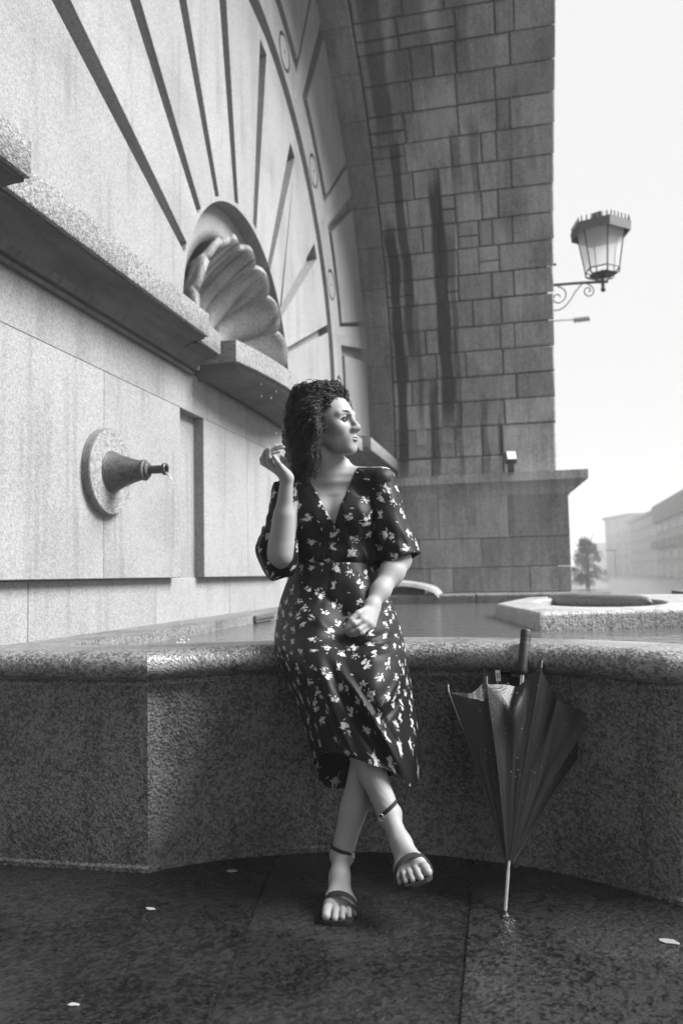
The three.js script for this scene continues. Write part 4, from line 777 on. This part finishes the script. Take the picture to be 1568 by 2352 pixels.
    for (const [x, y] of spots) {
      const rot = rn() * 6.28, sc = 0.78 + 0.36 * rn(), s0 = s;
      draw(x, y, () => {
        s = s0; c.rotate(rot); c.scale(sc, sc); c.strokeStyle = '#a0a0a0'; c.lineWidth = 1.1 * px;
        c.beginPath(); c.moveTo(-22 * px, 6 * px); c.quadraticCurveTo(-6 * px, 2 * px, 18 * px, -6 * px); c.stroke();
        const n = 5 + Math.floor(rn() * 4); for (let k = 0; k < n; k++) flower((rn() * 26 - 10) * px, (rn() * 18 - 9) * px, (3.6 + 2.6 * rn()) * px, rn() * 6);
        const m2 = 4 + Math.floor(rn() * 4); for (let k = 0; k < m2; k++) { const a = rn() * 6.28; leaf(Math.cos(a) * 9 * px, Math.sin(a) * 8 * px, (9 + 6 * rn()) * px, a + rn() - 0.5); }
      });
    }
    for (let k = 0; k < 34; k++) { const x = rn() * T, y = rn() * T, r = rn() * 6; draw(x, y, () => { c.rotate(r); c.fillStyle = '#b2b2b2'; c.beginPath(); c.ellipse(0, 0, 2.6 * px, 1.8 * px, 0, 0, 7); c.ellipse(4.6 * px, 1 * px, 2.2 * px, 1.7 * px, 0.5, 0, 7); c.fill(); }); }
    const t = new THREE.CanvasTexture(cv); t.colorSpace = THREE.SRGBColorSpace; t.wrapS = t.wrapT = THREE.RepeatWrapping; t.repeat.set(1 / TM, 1 / TM); return t;
  })();
  const satin = phys(0.85, { map: printTex, roughness: 0.5, specularIntensity: 0.3, side: THREE.DoubleSide });
  // bodice: the trunk grown a little, cut by the wrap neckline
  const vL = P(704, 1105, 2.75), vB = P(765, 1206, 2.72), vR = P(816, 1066, 2.78);
  const inV = (x, y) => { // signed: negative inside the V
    const e = (a, b) => { const nx = b.y - a.y, ny = -(b.x - a.x), l = Math.hypot(nx, ny); return ((x - a.x) * nx + (y - a.y) * ny) / l; };
    return Math.max(-e(vB, vL) * -1 * -1, 0) * 0 + Math.max(side(vL, vB, x, y), side(vB, vR, x, y));
  };
  function side(a, b, x, y) { const dx = b.x - a.x, dy = b.y - a.y, l = Math.hypot(dx, dy); return ((x - a.x) * dy - (y - a.y) * dx) / l; }
  const wrinkle = (x, y, z) => 0.0042 * n3(x * 16, y * 7, z * 16) + 0.0036 * n3(x * 38 + y * 22, y * 10 - x * 14, z * 30);
  const gather = (x, y, z) => { const k = Math.exp(-Math.pow((y - 0.985) / 0.03, 2)); return 0.004 * k * Math.sin(x * 150 + 3 * Math.sin(x * 37)); };
  const bodice = (x, y, z) => {
    let d = trunk(x, y, z) - 0.0075 - wrinkle(x, y, z) - gather(x, y, z);
    const bl = Math.exp(-Math.pow((y - 1.01) / 0.045, 2)) * 0.012; d -= bl;     // blousing over the waist seam
    d += 0.008 * Math.exp(-Math.pow((y - 0.972) / 0.007, 2));                     // the seam itself
    const edge = inV(x, y); if (z > -2.84) d = Math.max(d, -edge); 
    // wrap fold running on from the neckline
    return Math.max(d, 0.955 - y, y - 1.318);
  };
  const lHemC = P(917, 1290, 2.79), lTop = P(866, 1108, 2.82), lAx = lHemC.clone().sub(lTop).normalize();
  const lSl = (x, y, z) => {
    const o = cone(lTop, lHemC.clone().addScaledVector(lAx, 0.1), 0.057, 0.083)(x, y, z) - 1.6 * wrinkle(x, y, z), hemN = V(0.38, -0.9, 0.08).normalize(), h = (x - lHemC.x) * hemN.x + (y - lHemC.y) * hemN.y + (z - lHemC.z) * hemN.z;
    const hollow = Math.max(o + 0.011, -(h + 0.06)); return Math.max(Math.max(o, h), -hollow);
  };
  const rA = P(664, 1122, 2.86), rB = P(634, 1262, 2.755), rC = P(640, 1292, 2.745);
  const rSl = (x, y, z) => { const o = smin(cone(rA, rB, 0.056, 0.058)(x, y, z), cone(rB, rC, 0.06, 0.056)(x, y, z), 0.03) - 2.2 * wrinkle(x * 1.2, y, z); const f = V(0.05, 0.1, 1).normalize(), h = (x - J.rEl.x) * f.x + (y - J.rEl.y) * f.y + (z - J.rEl.z) * f.z - 0.012; const hollow = Math.max(o + 0.011, -(h + 0.05)); return Math.max(o, h, -hollow); };
  const cylUV = (g, cx, cz, rad) => { const p = g.attributes.position, uv = []; for (let i = 0; i < p.count; i++) uv.push(Math.atan2(p.getX(i) - cx, p.getZ(i) - cz) * rad + 0.1, p.getY(i)); g.setAttribute('uv', new THREE.Float32BufferAttribute(uv, 2)); return g; };
  const axUV = (g, A, B) => { const p = g.attributes.position, uv = []; for (let i = 0; i < p.count; i++) { const t = (p.getY(i) - A.y) / (B.y - A.y); uv.push(Math.atan2(p.getX(i) - mix(A.x, B.x, t), p.getZ(i) - mix(A.z, B.z, t)) * 0.068, p.getY(i) + 0.11); } g.setAttribute('uv', new THREE.Float32BufferAttribute(uv, 2)); return g; };
  const dress = part(woman, 'dress', cylUV(nets(bodice, [-0.86, 0.93, -2.96], [-0.44, 1.34, -2.58], 0.0042), -0.648, -2.78, 0.12), satin);
  part(dress, 'sleeve', axUV(nets(lSl, ...bounds([lTop, lHemC], 0.12), 0.0042), lTop, lHemC), satin);
  part(dress, 'sleeve', axUV(nets(rSl, ...bounds([rA, rB, rC], 0.1), 0.0042), rA, rB), satin);
  // skirt: rings of control points, left edge, across the front, right edge, back
  const rings = [
    [[676, 1296, 2.84], [700, 1293, 2.765], [738, 1292, 2.715], [775, 1292, 2.70], [815, 1292, 2.712], [845, 1294, 2.75], [868, 1299, 2.83], [840, 1290, 2.9], [775, 1288, 2.92], [705, 1290, 2.9]],
    [[655, 1345, 2.84], [688, 1338, 2.74], [735, 1334, 2.69], [780, 1332, 2.675], [830, 1334, 2.69], [862, 1338, 2.745], [884, 1345, 2.83], [850, 1345, 2.93], [775, 1345, 2.95], [690, 1345, 2.93]],
    [[641, 1388, 2.83], [672, 1380, 2.715], [728, 1376, 2.655], [785, 1380, 2.655], [838, 1374, 2.655], [876, 1374, 2.72], [902, 1388, 2.82], [860, 1420, 2.95], [775, 1425, 2.97], [680, 1420, 2.95]],
    [[633, 1436, 2.80], [668, 1424, 2.66], [725, 1418, 2.585], [788, 1432, 2.605], [842, 1416, 2.60], [888, 1412, 2.67], [914, 1425, 2.79], [880, 1462, 2.93], [775, 1464, 2.95], [670, 1464, 2.93]],
    [[630, 1478, 2.75], [664, 1470, 2.60], [722, 1466, 2.515], [792, 1474, 2.55], [850, 1462, 2.53], [902, 1456, 2.61], [926, 1466, 2.75], [890, 1480, 2.86], [775, 1482, 2.87], [665, 1482, 2.86]],
    [[640, 1520, 2.69], [672, 1518, 2.54], [728, 1512, 2.445], [795, 1518, 2.46], [862, 1510, 2.45], [914, 1502, 2.545], [933, 1510, 2.68], [895, 1510, 2.72], [790, 1512, 2.72], [690, 1515, 2.72]],
    [[660, 1568, 2.645], [690, 1566, 2.50], [742, 1562, 2.405], [800, 1568, 2.395], [872, 1558, 2.395], [922, 1552, 2.50], [942, 1558, 2.645], [900, 1560, 2.69], [800, 1566, 2.69], [710, 1570, 2.68]],
    [[682, 1622, 2.605], [708, 1620, 2.475], [755, 1616, 2.385], [812, 1620, 2.365], [882, 1612, 2.375], [930, 1604, 2.485], [950, 1608, 2.61], [905, 1618, 2.66], [810, 1626, 2.67], [728, 1628, 2.65]],
    [[698, 1672, 2.57], [722, 1670, 2.455], [768, 1666, 2.375], [825, 1672, 2.35], [892, 1668, 2.365], [938, 1662, 2.47], [958, 1662, 2.57], [912, 1680, 2.63], [820, 1690, 2.64], [738, 1688, 2.63]],
    [[712, 1722, 2.535], [736, 1712, 2.44], [780, 1706, 2.365], [836, 1716, 2.335], [900, 1724, 2.345], [946, 1722, 2.44], [963, 1716, 2.53], [920, 1740, 2.59], [830, 1752, 2.61], [745, 1748, 2.6]],
    [[720, 1752, 2.515], [744, 1730, 2.43], [786, 1732, 2.36], [838, 1752, 2.325], [898, 1772, 2.325], [944, 1806, 2.40], [963, 1782, 2.50], [925, 1776, 2.57], [840, 1800, 2.59], [748, 1806, 2.58]],
  ];
  const folds = [ // polyline in the picture, height towards the camera, width in pixels
    [[[752, 1486], [795, 1556], [850, 1640], [900, 1724], [944, 1806]], 0.02, 10], [[[735, 1496], [775, 1570], [825, 1650], [872, 1730], [905, 1785]], -0.022, 14], [[[770, 1500], [820, 1570], [880, 1660], [925, 1730], [950, 1790]], -0.01, 8],
    [[[668, 1490], [690, 1590], [716, 1690], [735, 1750]], 0.011, 8], [[[690, 1478], [712, 1590], [735, 1690], [755, 1750]], 0.01, 8], [[[712, 1500], [735, 1600], [765, 1700], [790, 1740]], -0.013, 9], [[[740, 1560], [770, 1650], [812, 1745]], 0.012, 10],
    [[[790, 1466], [830, 1484], [880, 1478], [925, 1446]], -0.013, 7], [[[800, 1492], [850, 1508], [905, 1500], [930, 1480]], 0.008, 8], [[[812, 1462], [850, 1468], [890, 1452], [915, 1424]], 0.007, 6], [[[850, 1650], [895, 1600], [928, 1545]], 0.012, 9], [[[862, 1670], [905, 1625], [935, 1570]], -0.014, 8],
    [[[930, 1600], [938, 1680], [948, 1780]], -0.012, 8], [[[905, 1650], [918, 1720], [930, 1790]], 0.009, 7], [[[720, 1305], [705, 1350], [672, 1400]], 0.007, 7], [[[760, 1300], [750, 1360], [720, 1420]], -0.005, 8], [[[735, 1360], [780, 1400], [815, 1440]], -0.012, 10], [[[700, 1395], [750, 1440], [790, 1462]], 0.01, 11], [[[820, 1305], [850, 1345], [890, 1395]], 0.006, 7],
  ];
  const foldAt = (x, y) => { let s = 0; for (const [pl, h, w] of folds) { let d = 1e9, e = 1; for (let i = 0; i < pl.length - 1; i++) { const [ax, ay] = pl[i], [bx, by] = pl[i + 1], dx = bx - ax, dy = by - ay, t = clamp(((x - ax) * dx + (y - ay) * dy) / (dx * dx + dy * dy), 0, 1), q = Math.hypot(x - ax - dx * t, y - ay - dy * t); if (q < d) { d = q; const g = (i + t) / (pl.length - 1); e = Math.min(1, 4 * g + 0.1, 4 * (1 - g) + 0.25); } } s += h * e * Math.exp(-d * d / (w * w)); } return s; };
  {
    rings.forEach((r, i) => { if (i > 4) r.forEach((p, k) => { p[2] -= (k >= 2 && k <= 4 ? 0.034 : k === 1 || k === 5 ? 0.016 : 0) * Math.min(1, (i - 4) / 2); }); });
    const NU = 128, NV = 110, curves = rings.map(r => new THREE.CatmullRomCurve3(r.map(p => V(...p)), true, 'centripetal'));
    const grid = []; for (const c of curves) grid.push(Array.from({ length: NU }, (_, i) => c.getPoint(i / NU)));
    const cols = Array.from({ length: NU }, (_, i) => new THREE.CatmullRomCurve3(grid.map(g => g[i]), false, 'centripetal'));
    const pos = [], idx = [], uv = [], cum = []; let prev = null;
    for (let v = 0; v <= NV; v++) {
      const row = []; for (let i = 0; i < NU; i++) { const q = cols[i].getPoint(v / NV), front = step(NU * 0.72, NU * 0.6, i); const w = P(q.x, q.y, q.z - foldAt(q.x, q.y) * front); const k = 0.004 * n3(w.x * 22, w.y * 5, w.z * 22) * step(0.05, 0.4, v / NV); w.z += k; row.push(w); }
      if (prev) cum.push(cum[v - 1] + row[32].distanceTo(prev[32])); else cum.push(0);
      let u = 0; const us = [0]; for (let i = 1; i <= NU; i++) { u += row[i % NU].distanceTo(row[i - 1]); us.push(u); }
      const mid = us[36]; for (let i = 0; i <= NU; i++) { const w = row[i % NU]; pos.push(w.x, w.y, w.z); uv.push(us[i] - mid, -cum[v] + 0.975); }
      prev = row;
    }
    const n = NU + 1; for (let v = 0; v < NV; v++) for (let i = 0; i < NU; i++) { const q = v * n + i; idx.push(q, q + n, q + 1, q + 1, q + n, q + n + 1); }
    part(dress, 'skirt', geoOf(pos, idx, uv), satin);
  }

  // ---------- hair ----------
  const hairM = phys(0.014, { roughness: 0.45, specularIntensity: 0.7 });
  {
    // inner mass, lumpy, open at the face
    const lob = union([ell(0, 0.048, -0.03, 0.082, 0.08, 0.1), ell(-0.066, -0.03, -0.06, 0.036, 0.1, 0.055), ell(-0.055, -0.1, -0.075, 0.036, 0.06, 0.04), ell(0.055, -0.04, -0.06, 0.035, 0.08, 0.05), ell(-0.01, -0.03, -0.085, 0.075, 0.11, 0.05)], 0.04);
    const mass = (x, y, z) => { let d = lob(x, y, z) - 0.004 * n3(x * 60, y * 60, z * 60) - 0.003 * n3(x * 120, y * 120, z * 120); const faceCut = ell(0.0, -0.03, 0.09, 0.075, 0.105, 0.085)(x, y, z); d = smax(d, -faceCut, 0.01); return y < 0.06 ? Math.max(d, z + 0.012 - Math.max(0, y) * 0.6) : d; };
    const g = nets(mass, [-0.16, -0.24, -0.2], [0.14, 0.18, 0.12], 0.006); g.applyMatrix4(HM);
    const strands = [g.index ? g.toNonIndexed() : g]; strands[0].deleteAttribute('uv');
    let s = 4242; const rn = () => { s = (s * 1664525 + 1013904223) >>> 0; return s / 4294967296; }, rg = (a, b) => a + (b - a) * rn();
    const curl = (pts, rad, turns, rHel, ph) => { // helical lock along a path
      const c = new THREE.CatmullRomCurve3(pts), N = Math.max(14, Math.round(turns * 9)), q = []; const up = V(0.31, 0.2, 0.93);
      for (let i = 0; i <= N; i++) { const t = i / N, p = c.getPoint(t), tg = c.getTangent(t), a = tg.clone().cross(up).normalize(), b = tg.clone().cross(a), th = ph + t * turns * 2 * Math.PI, r = rHel * (0.35 + 0.65 * Math.min(1, t * 3)); q.push(p.addScaledVector(a, r * Math.cos(th)).addScaledVector(b, r * Math.sin(th)).applyMatrix4(HM)); }
      const tg = tube(q, t => rad * (1 - 0.75 * t * t), 4, N); tg.deleteAttribute('uv'); strands.push(tg.toNonIndexed());
    };
    for (let k = 0; k < 2300; k++) {
      // root on the scalp, away from the face
      let a, e, p; do { a = rg(-Math.PI, Math.PI); e = Math.asin(rg(-0.35, 1)); p = V(Math.cos(e) * Math.sin(a) * 0.08, 0.04 + Math.sin(e) * 0.088, -0.015 + Math.cos(e) * Math.cos(a) * 0.1); } while (p.z > 0.05 && p.y < 0.085 || p.z > 0.02 && p.y < 0.04);
      const rightSide = p.x < 0.02, out = V(p.x, p.y - 0.02, p.z + 0.02).normalize(), len = rightSide ? rg(0.08, 0.26) : rg(0.05, 0.17), lift = rightSide ? rg(0.008, 0.022) : rg(0.006, 0.014);
      const pts = [p.clone(), p.clone().addScaledVector(out, lift)]; let q = pts[1].clone(), dir = out.clone().add(V(rg(-0.5, 0.5), rg(-0.4, 0.5), rg(-0.5, 0.4))).normalize();
      const steps = 5; for (let j = 0; j < steps; j++) { dir.add(V(rg(-0.25, 0.25), -0.62, rg(-0.3, 0.2) - 0.06)).normalize(); q = q.clone().addScaledVector(dir, len / steps); // keep off the head and face
        const k2 = Math.hypot(q.x / 0.088, (q.y - 0.03) / 0.1, (q.z + 0.02) / 0.102); if (k2 < 1) q.set(q.x / k2, 0.03 + (q.y - 0.03) / k2, -0.02 + (q.z + 0.02) / k2);
        if (q.z > 0.03 && q.y < 0.07) q.z = 0.03 - 0.2 * (q.z - 0.03); if (q.y < -0.06 && q.z > -0.005) q.z = -0.005; { const k3 = Math.hypot((q.x + 0.012) / 0.112, (q.z + 0.02) / 0.106) / ((1.06 - 0.36 * step(0.0, 0.13, q.y) - 0.3 * step(-0.09, -0.2, q.y)) * (1 + 0.16 * n3(q.x * 22 + 5, q.y * 26, q.z * 22) + rg(-0.06, 0.06))); if (k3 > 1) { q.x = -0.012 + (q.x + 0.012) / k3; q.z = -0.02 + (q.z + 0.02) / k3; } } if (q.x > 0.085) q.x = 0.085; if (q.y > 0.06 && q.z > 0.06) q.z = 0.06 - 0.3 * (q.z - 0.06); if (q.x > 0.03 && q.z > 0.045) q.z = 0.045; if (q.z < -0.15) q.z = -0.15 + 0.3 * (q.z + 0.15); { const ym = 0.116 + 0.014 * n3(q.x * 24, 3, q.z * 24); if (q.y > ym) q.y = ym + 0.3 * (q.y - ym); } pts.push(q); }
      curl(pts, rg(0.0008, 0.0016), len * rg(13, 36), rg(0.004, 0.0125), rg(0, 6));
    }
    for (let k = 0; k < 380; k++) { const p = V(-0.078 - rg(0, 0.012), rg(-0.03, 0.07), rg(-0.06, 0.012)), l = rg(0.1, 0.2), o = V(rg(-0.03, -0.004), 0, rg(-0.02, 0.008)); curl([p, p.clone().add(V(o.x * 0.7, -l * 0.3, o.z)), p.clone().add(V(o.x, -l * 0.65, o.z - 0.012)), p.clone().add(V(o.x * 0.7 + rg(-0.01, 0.02), -l, o.z - 0.02))], rg(0.0008, 0.0016), l * rg(14, 34), rg(0.005, 0.013), rg(0, 6)); }
    // loose locks over the brow and flyaways round the outline
    for (let k = 0; k < 46; k++) { const x = rg(-0.06, 0.06), p = V(x, 0.1 + rg(-0.01, 0.006), 0.04 + rg(-0.02, 0.01)); const sd = x < 0 ? -1 : 1; curl([p, p.clone().add(V(sd * 0.008, 0.006, 0.012)), p.clone().add(V(sd * rg(0.014, 0.024), rg(-0.02, 0.0), 0.014)), p.clone().add(V(sd * rg(0.02, 0.032), rg(-0.055, -0.02), 0.0))], rg(0.0009, 0.0016), rg(2, 4), rg(0.004, 0.008), rg(0, 6)); }
    for (let k = 0; k < 620; k++) { const a = rg(-Math.PI, Math.PI), e = rg(-0.9, 1.4), d = V(Math.cos(e) * Math.sin(a), Math.sin(e), Math.cos(e) * Math.cos(a)); if (d.z > 0.2 || d.x > 0.55) continue; const p = V(d.x * 0.095 - (e < 0 ? 0.012 : 0), 0.025 + d.y * 0.1 - (e < 0 ? 0.05 : 0), -0.022 + d.z * 0.1); curl([p, p.clone().addScaledVector(d, 0.012).add(V(rg(-0.02, 0.02), 0.005, rg(-0.02, 0.02))), p.clone().addScaledVector(d, rg(0.01, 0.032)).add(V(rg(-0.03, 0.03), -0.02, rg(-0.03, 0.03)))], rg(0.0005, 0.0009), rg(1.2, 2.6), rg(0.005, 0.01), rg(0, 6)); }
    part(woman, 'hair', mergeGeometries(strands), hairM);
  }
}
// ---------- umbrella ----------
{
  const um = thing('umbrella', 'wet black umbrella half folded, leaning handle up against the basin', 'umbrella');
  const cloth = phys(0.009, { roughness: 0.42, side: THREE.DoubleSide, bumpMap: grains(0.3, 60, 77), bumpScale: 0.0012 }), chrome = mat(0.55, { roughness: 0.25, metalness: 1 }), rubber = mat(0.014, { roughness: 0.6 });
  const tip = V(-0.089, 0.003, -2.347), top = at(1207, 1450, 2.592), ax = top.clone().sub(tip).normalize(), along = d => tip.clone().addScaledVector(ax, d), L = top.distanceTo(tip);
  part(um, 'shaft', tube([along(0.1), along(L * 0.5), along(L - 0.1)], 0.0052, 10, 12), chrome);
  part(um, 'ferrule', tube([along(0), along(0.012), along(0.06), along(0.105)], t => t < 0.04 ? 0.0045 : 0.0062, 12, 20), chrome);
  // straight grip with grooves
  const gl = 0.155, prof = []; for (let i = 0; i <= 40; i++) { const t = i / 40; let r = 0.0215 - 0.004 * Math.sin(t * Math.PI * 0.9) * (1 - t) ; r = 0.0165 + 0.0012 * t; if (t < 0.06) r *= 0.7 + 5 * t; if (t > 0.94) r *= Math.sqrt(Math.max(0.02, 1 - Math.pow((t - 0.94) / 0.06, 2))); for (const g of [0.7, 0.755, 0.81]) if (Math.abs(t - g) < 0.013) r -= 0.0018; prof.push(new THREE.Vector2(r, t * gl)); }
  const grip = new THREE.LatheGeometry(prof, 28); grip.applyQuaternion(new THREE.Quaternion().setFromUnitVectors(V(0, 1, 0), ax)); const g0 = along(L - gl + 0.008); grip.translate(g0.x, g0.y, g0.z); const gp = part(um, 'grip', grip, rubber);
  const btn = new THREE.CylinderGeometry(0.0085, 0.0085, 0.05, 14); btn.applyQuaternion(new THREE.Quaternion().setFromUnitVectors(V(0, 1, 0), ax)); const b0 = along(L - gl - 0.014); btn.translate(b0.x, b0.y, b0.z); part(um, 'release_collar', btn, chrome);
  // ribs: ends measured in the picture, with depths round the shaft
  const ends = [[1030, 1590, 2.53], [1117, 1572, 2.42], [1242, 1534, 2.43], [1357, 1642, 2.49], [1380, 1668, 2.57], [1297, 1550, 2.655], [1138, 1514, 2.66], [1108, 1530, 2.62]].map(p => at(...p));
  const cap = along(0.103), NB = 8;
  const ribP = (k, v) => { const e = ends[(k + NB) % NB], p = cap.clone().lerp(e, v), c = along(0.103 + 0.58 * v); const bow = 0.16 * Math.sin(Math.PI * v) * (1 - v); return p.lerp(c, bow).add(V(0, 0, 0)); };
  for (let k = 0; k < NB; k++) {
    const NU = 14, NV = 40, pos = [], idx = [], uv = [];
    const sag = [0.5, 0.35, 0.3, 0.35, 0.4, 0.35, 0.35, 0.35][k], hemDip = [0.1, 0.05, 0.06, 0.05, 0.08, 0.08, 0.06, 0.08][k];
    for (let j = 0; j <= NV; j++) for (let i = 0; i <= NU; i++) {
      const u = i / NU, s = 4 * u * (1 - u), v0 = 0.015 + 0.985 * j / NV, v = v0 * (1 - hemDip * s * Math.pow(v0, 6));
      const a = ribP(k, v), b = ribP(k + 1, v), c = along(0.103 + 0.6 * v), p = a.lerp(b, u);
      let pull = sag * s * v * (0.35 + 0.65 * v) * 0.5 + 0.14 * Math.sin(u * 9 + k * 2 + v * 5) * s * v * 0.3;
      p.lerp(c, clamp(pull, 0, 0.8));
      if (k === 1) { const w = Math.exp(-Math.pow((u - 0.42) / 0.2, 2)) * Math.exp(-Math.pow((v - 0.8) / 0.09, 2)), w2 = Math.exp(-Math.pow((u - 0.45) / 0.3, 2)) * step(0.86, 1, v); const fo = Math.max(0, v - (0.79 + 0.5 * Math.abs(u - 0.42))), ra = c.clone().sub(p); p.addScaledVector(ra, clamp(fo * 3.2, 0, 0.7)).add(V(0, -fo * 0.12, 0)); p.z += 0.018 * w; }
      { const pl = v * s; p.add(V(0.006 * pl * n3(u * 5 + k * 9, v * 2.2, 3), 0, 0.012 * pl * n3(u * 6 + k * 7, v * 2.5 + 4, 1) + 0.006 * pl * n3(u * 14 + k * 5, v * 4, 8))); }
      pos.push(p.x, p.y, p.z); uv.push(u * 0.3, v * 0.6);
    }
    const n = NU + 1; for (let j = 0; j < NV; j++) for (let i = 0; i < NU; i++) { const q = j * n + i; idx.push(q, q + n, q + 1, q + 1, q + n, q + n + 1); }
    part(um, 'canopy_panel', geoOf(pos, idx, uv), cloth);
    const rb = part(um, 'rib', tube([0.05, 0.3, 0.6, 0.85, 1].map(v => ribP(k, v)), 0.0024, 6, 24), mat(0.02, { roughness: 0.4 }));
    const e = ribP(k, 1), d = e.clone().sub(ribP(k, 0.93)).normalize().multiplyScalar(0.5).addScaledVector(ax, 0.5).normalize();
    part(rb, 'rib_tip', tube([e, e.clone().addScaledVector(d, 0.012), e.clone().addScaledVector(d, 0.024)], t => t > 0.75 ? 0.0034 : 0.0026, 8, 10), mat(0.2, { roughness: 0.4, metalness: 0.5 }));
  }
  // strap over the folded panel and the small white label
  const cv = document.createElement('canvas'); cv.width = 64; cv.height = 128; const c = cv.getContext('2d'); c.fillStyle = '#e8e8e8'; c.fillRect(0, 0, 64, 128); c.fillStyle = '#222'; c.fillRect(14, 34, 36, 62); c.fillStyle = '#e8e8e8'; c.fillRect(22, 42, 20, 12); c.fillRect(22, 60, 20, 10); c.fillRect(22, 76, 20, 12);
  const lt = new THREE.CanvasTexture(cv); lt.colorSpace = THREE.SRGBColorSpace;
  const a = at(1137.5, 1570, 2.56), w = 0.0145, h = 0.034, lg = new THREE.BoxGeometry(w, h, 0.0012); lg.rotateZ(0.06); const lc = at(1143, 1552, 2.555); lg.translate(lc.x, lc.y, lc.z); part(um, 'label_tag', lg, mat(0.75, { map: lt }));
  part(um, 'stretcher', tube([at(1141, 1560, 2.57), at(1144, 1590, 2.56)], 0.0016, 5, 3), chrome);
  // drops clinging to the cloth
  const drops = []; for (let k = 0; k < 80; k++) { const pi = Math.floor(rnd() * 4) , u = rnd(), v = Math.sqrt(rr(0.1, 0.98)), s = 4 * u * (1 - u), sag = [0.5, 0.35, 0.3, 0.35][pi]; const p = ribP(pi, v).lerp(ribP(pi + 1, v), u); p.lerp(along(0.103 + 0.6 * v), clamp(sag * s * v * (0.35 + 0.65 * v) * 0.5, 0, 0.8)); const r = rr(0.0009, 0.0019), g = new THREE.SphereGeometry(r, 6, 5); g.translate(p.x, p.y, p.z + r * 0.8); drops.push(g); }
  const dm = part(um, 'water_drops', mergeGeometries(drops), phys(0.4, { roughness: 0.05, ior: 1.33 })); dm.userData.kind = 'stuff';
}
// ---------- falling water ----------
const dropM = phys(0.9, { roughness: 0.05, transmission: 0.6, thickness: 0.01, ior: 1.33 });
function stream(name, label, pts, n, r0) {
  const t = thing(name, label, 'water stream'), c = new THREE.CatmullRomCurve3(pts), gs = [];
  for (let i = 0; i < n; i++) { const u = Math.pow(rnd(), 0.8), p = c.getPoint(u), r = r0 * rr(0.5, 1.15), g = new THREE.SphereGeometry(r, 8, 6); g.scale(1, rr(1.6, 4.5), 1); g.translate(p.x + rr(-1, 1) * (n < 30 ? 0.05 : 0.006), p.y, p.z + rr(-1, 1) * (n < 30 ? 0.35 : 0.006)); gs.push(g); }
  const d = part(t, 'drops', mergeGeometries(gs), dropM); d.userData.kind = 'stuff'; return t;
}
{
  const m = V(XW + 0.36, 1.5, -3.872);
  const s = stream('spout_stream', 'thin broken stream of water falling from the nearer bronze spout', [m, m.clone().add(V(0.03, -0.05, 0)), m.clone().add(V(0.06, -0.3, 0)), V(m.x + 0.09, WATER + 0.01, m.z)], 44, 0.0028);
  part(s, 'thread', tube([m.clone().add(V(-0.01, 0, 0)), m.clone().add(V(0.012, -0.012, 0)), m.clone().add(V(0.02, -0.03, 0))], t => 0.005 * (1 - 0.6 * t), 6, 10), dropM);
  const sp = []; for (let k = 0; k < 26; k++) { const a = rr(0, 6.28), r = rr(0, 0.05), g = new THREE.SphereGeometry(rr(0.002, 0.006), 6, 5); g.translate(m.x + 0.09 + r * Math.cos(a), WATER + rr(0.0, 0.05) * (1 - r / 0.06), m.z + r * Math.sin(a)); sp.push(g); }
  const q = part(s, 'splash', mergeGeometries(sp), dropM); q.userData.kind = 'stuff';
  const e = V(-1.79, 2.41, -5.5);
  stream('shelf_drip', 'scattered drops falling from the curved shelf under the shell', [e, e.clone().add(V(0, -0.4, 0)), e.clone().add(V(0, -1.1, 0)), V(e.x, WATER + 0.01, e.z)], 16, 0.0032).children[0].userData.kind = 'stuff';
}
// ---------- scraps on the paving ----------
{
  const spots = [[345, 2091, 0.014, 'pale torn scrap near the left corner of the basin'], [533, 2003, 0.02, 'flat grey scrap of leaf below the concave wall'], [1540, 2168, 0.026, 'long pale petal at the right edge of the paving'], [1184, 1993, 0.008, 'tiny pale crumb beside the umbrella tip'], [1508, 2064, 0.008, 'tiny white crumb at the foot of the right corner'], [170, 2352 - 40, 0.012, 'pale scrap at the lower left of the paving']];
  const sm_ = mat(0.28, { roughness: 0.7, side: THREE.DoubleSide });
  for (const [x, y, r, lab] of spots) {
    const t = thing('paper_scrap', lab, 'scrap', 'scraps on the wet paving'), d = V((x - 784) / 1842, -(y - 1176) / 1842, -1).transformDirection(camera.matrixWorld), k = -0.94 / d.y, p = camera.position.clone().addScaledVector(d, k);
    const sh = new THREE.Shape(); for (let i = 0; i < 9; i++) { const a = i / 9 * 6.283, q = r * rr(0.55, 1), X = q * Math.cos(a) * 1.25, Y = q * Math.sin(a) * 0.6; i ? sh.lineTo(X, Y) : sh.moveTo(X, Y); }
    const g = new THREE.ExtrudeGeometry(sh, { depth: 0.0012, bevelEnabled: true, bevelSize: 0.0006, bevelThickness: 0.0006, bevelSegments: 1 }); g.rotateX(-Math.PI / 2); g.rotateY(rr(-0.6, 0.6)); g.translate(p.x, 0.004, p.z); part(t, 'scrap', g, sm_);
  }
}
settle();
renderer.render(scene, camera);
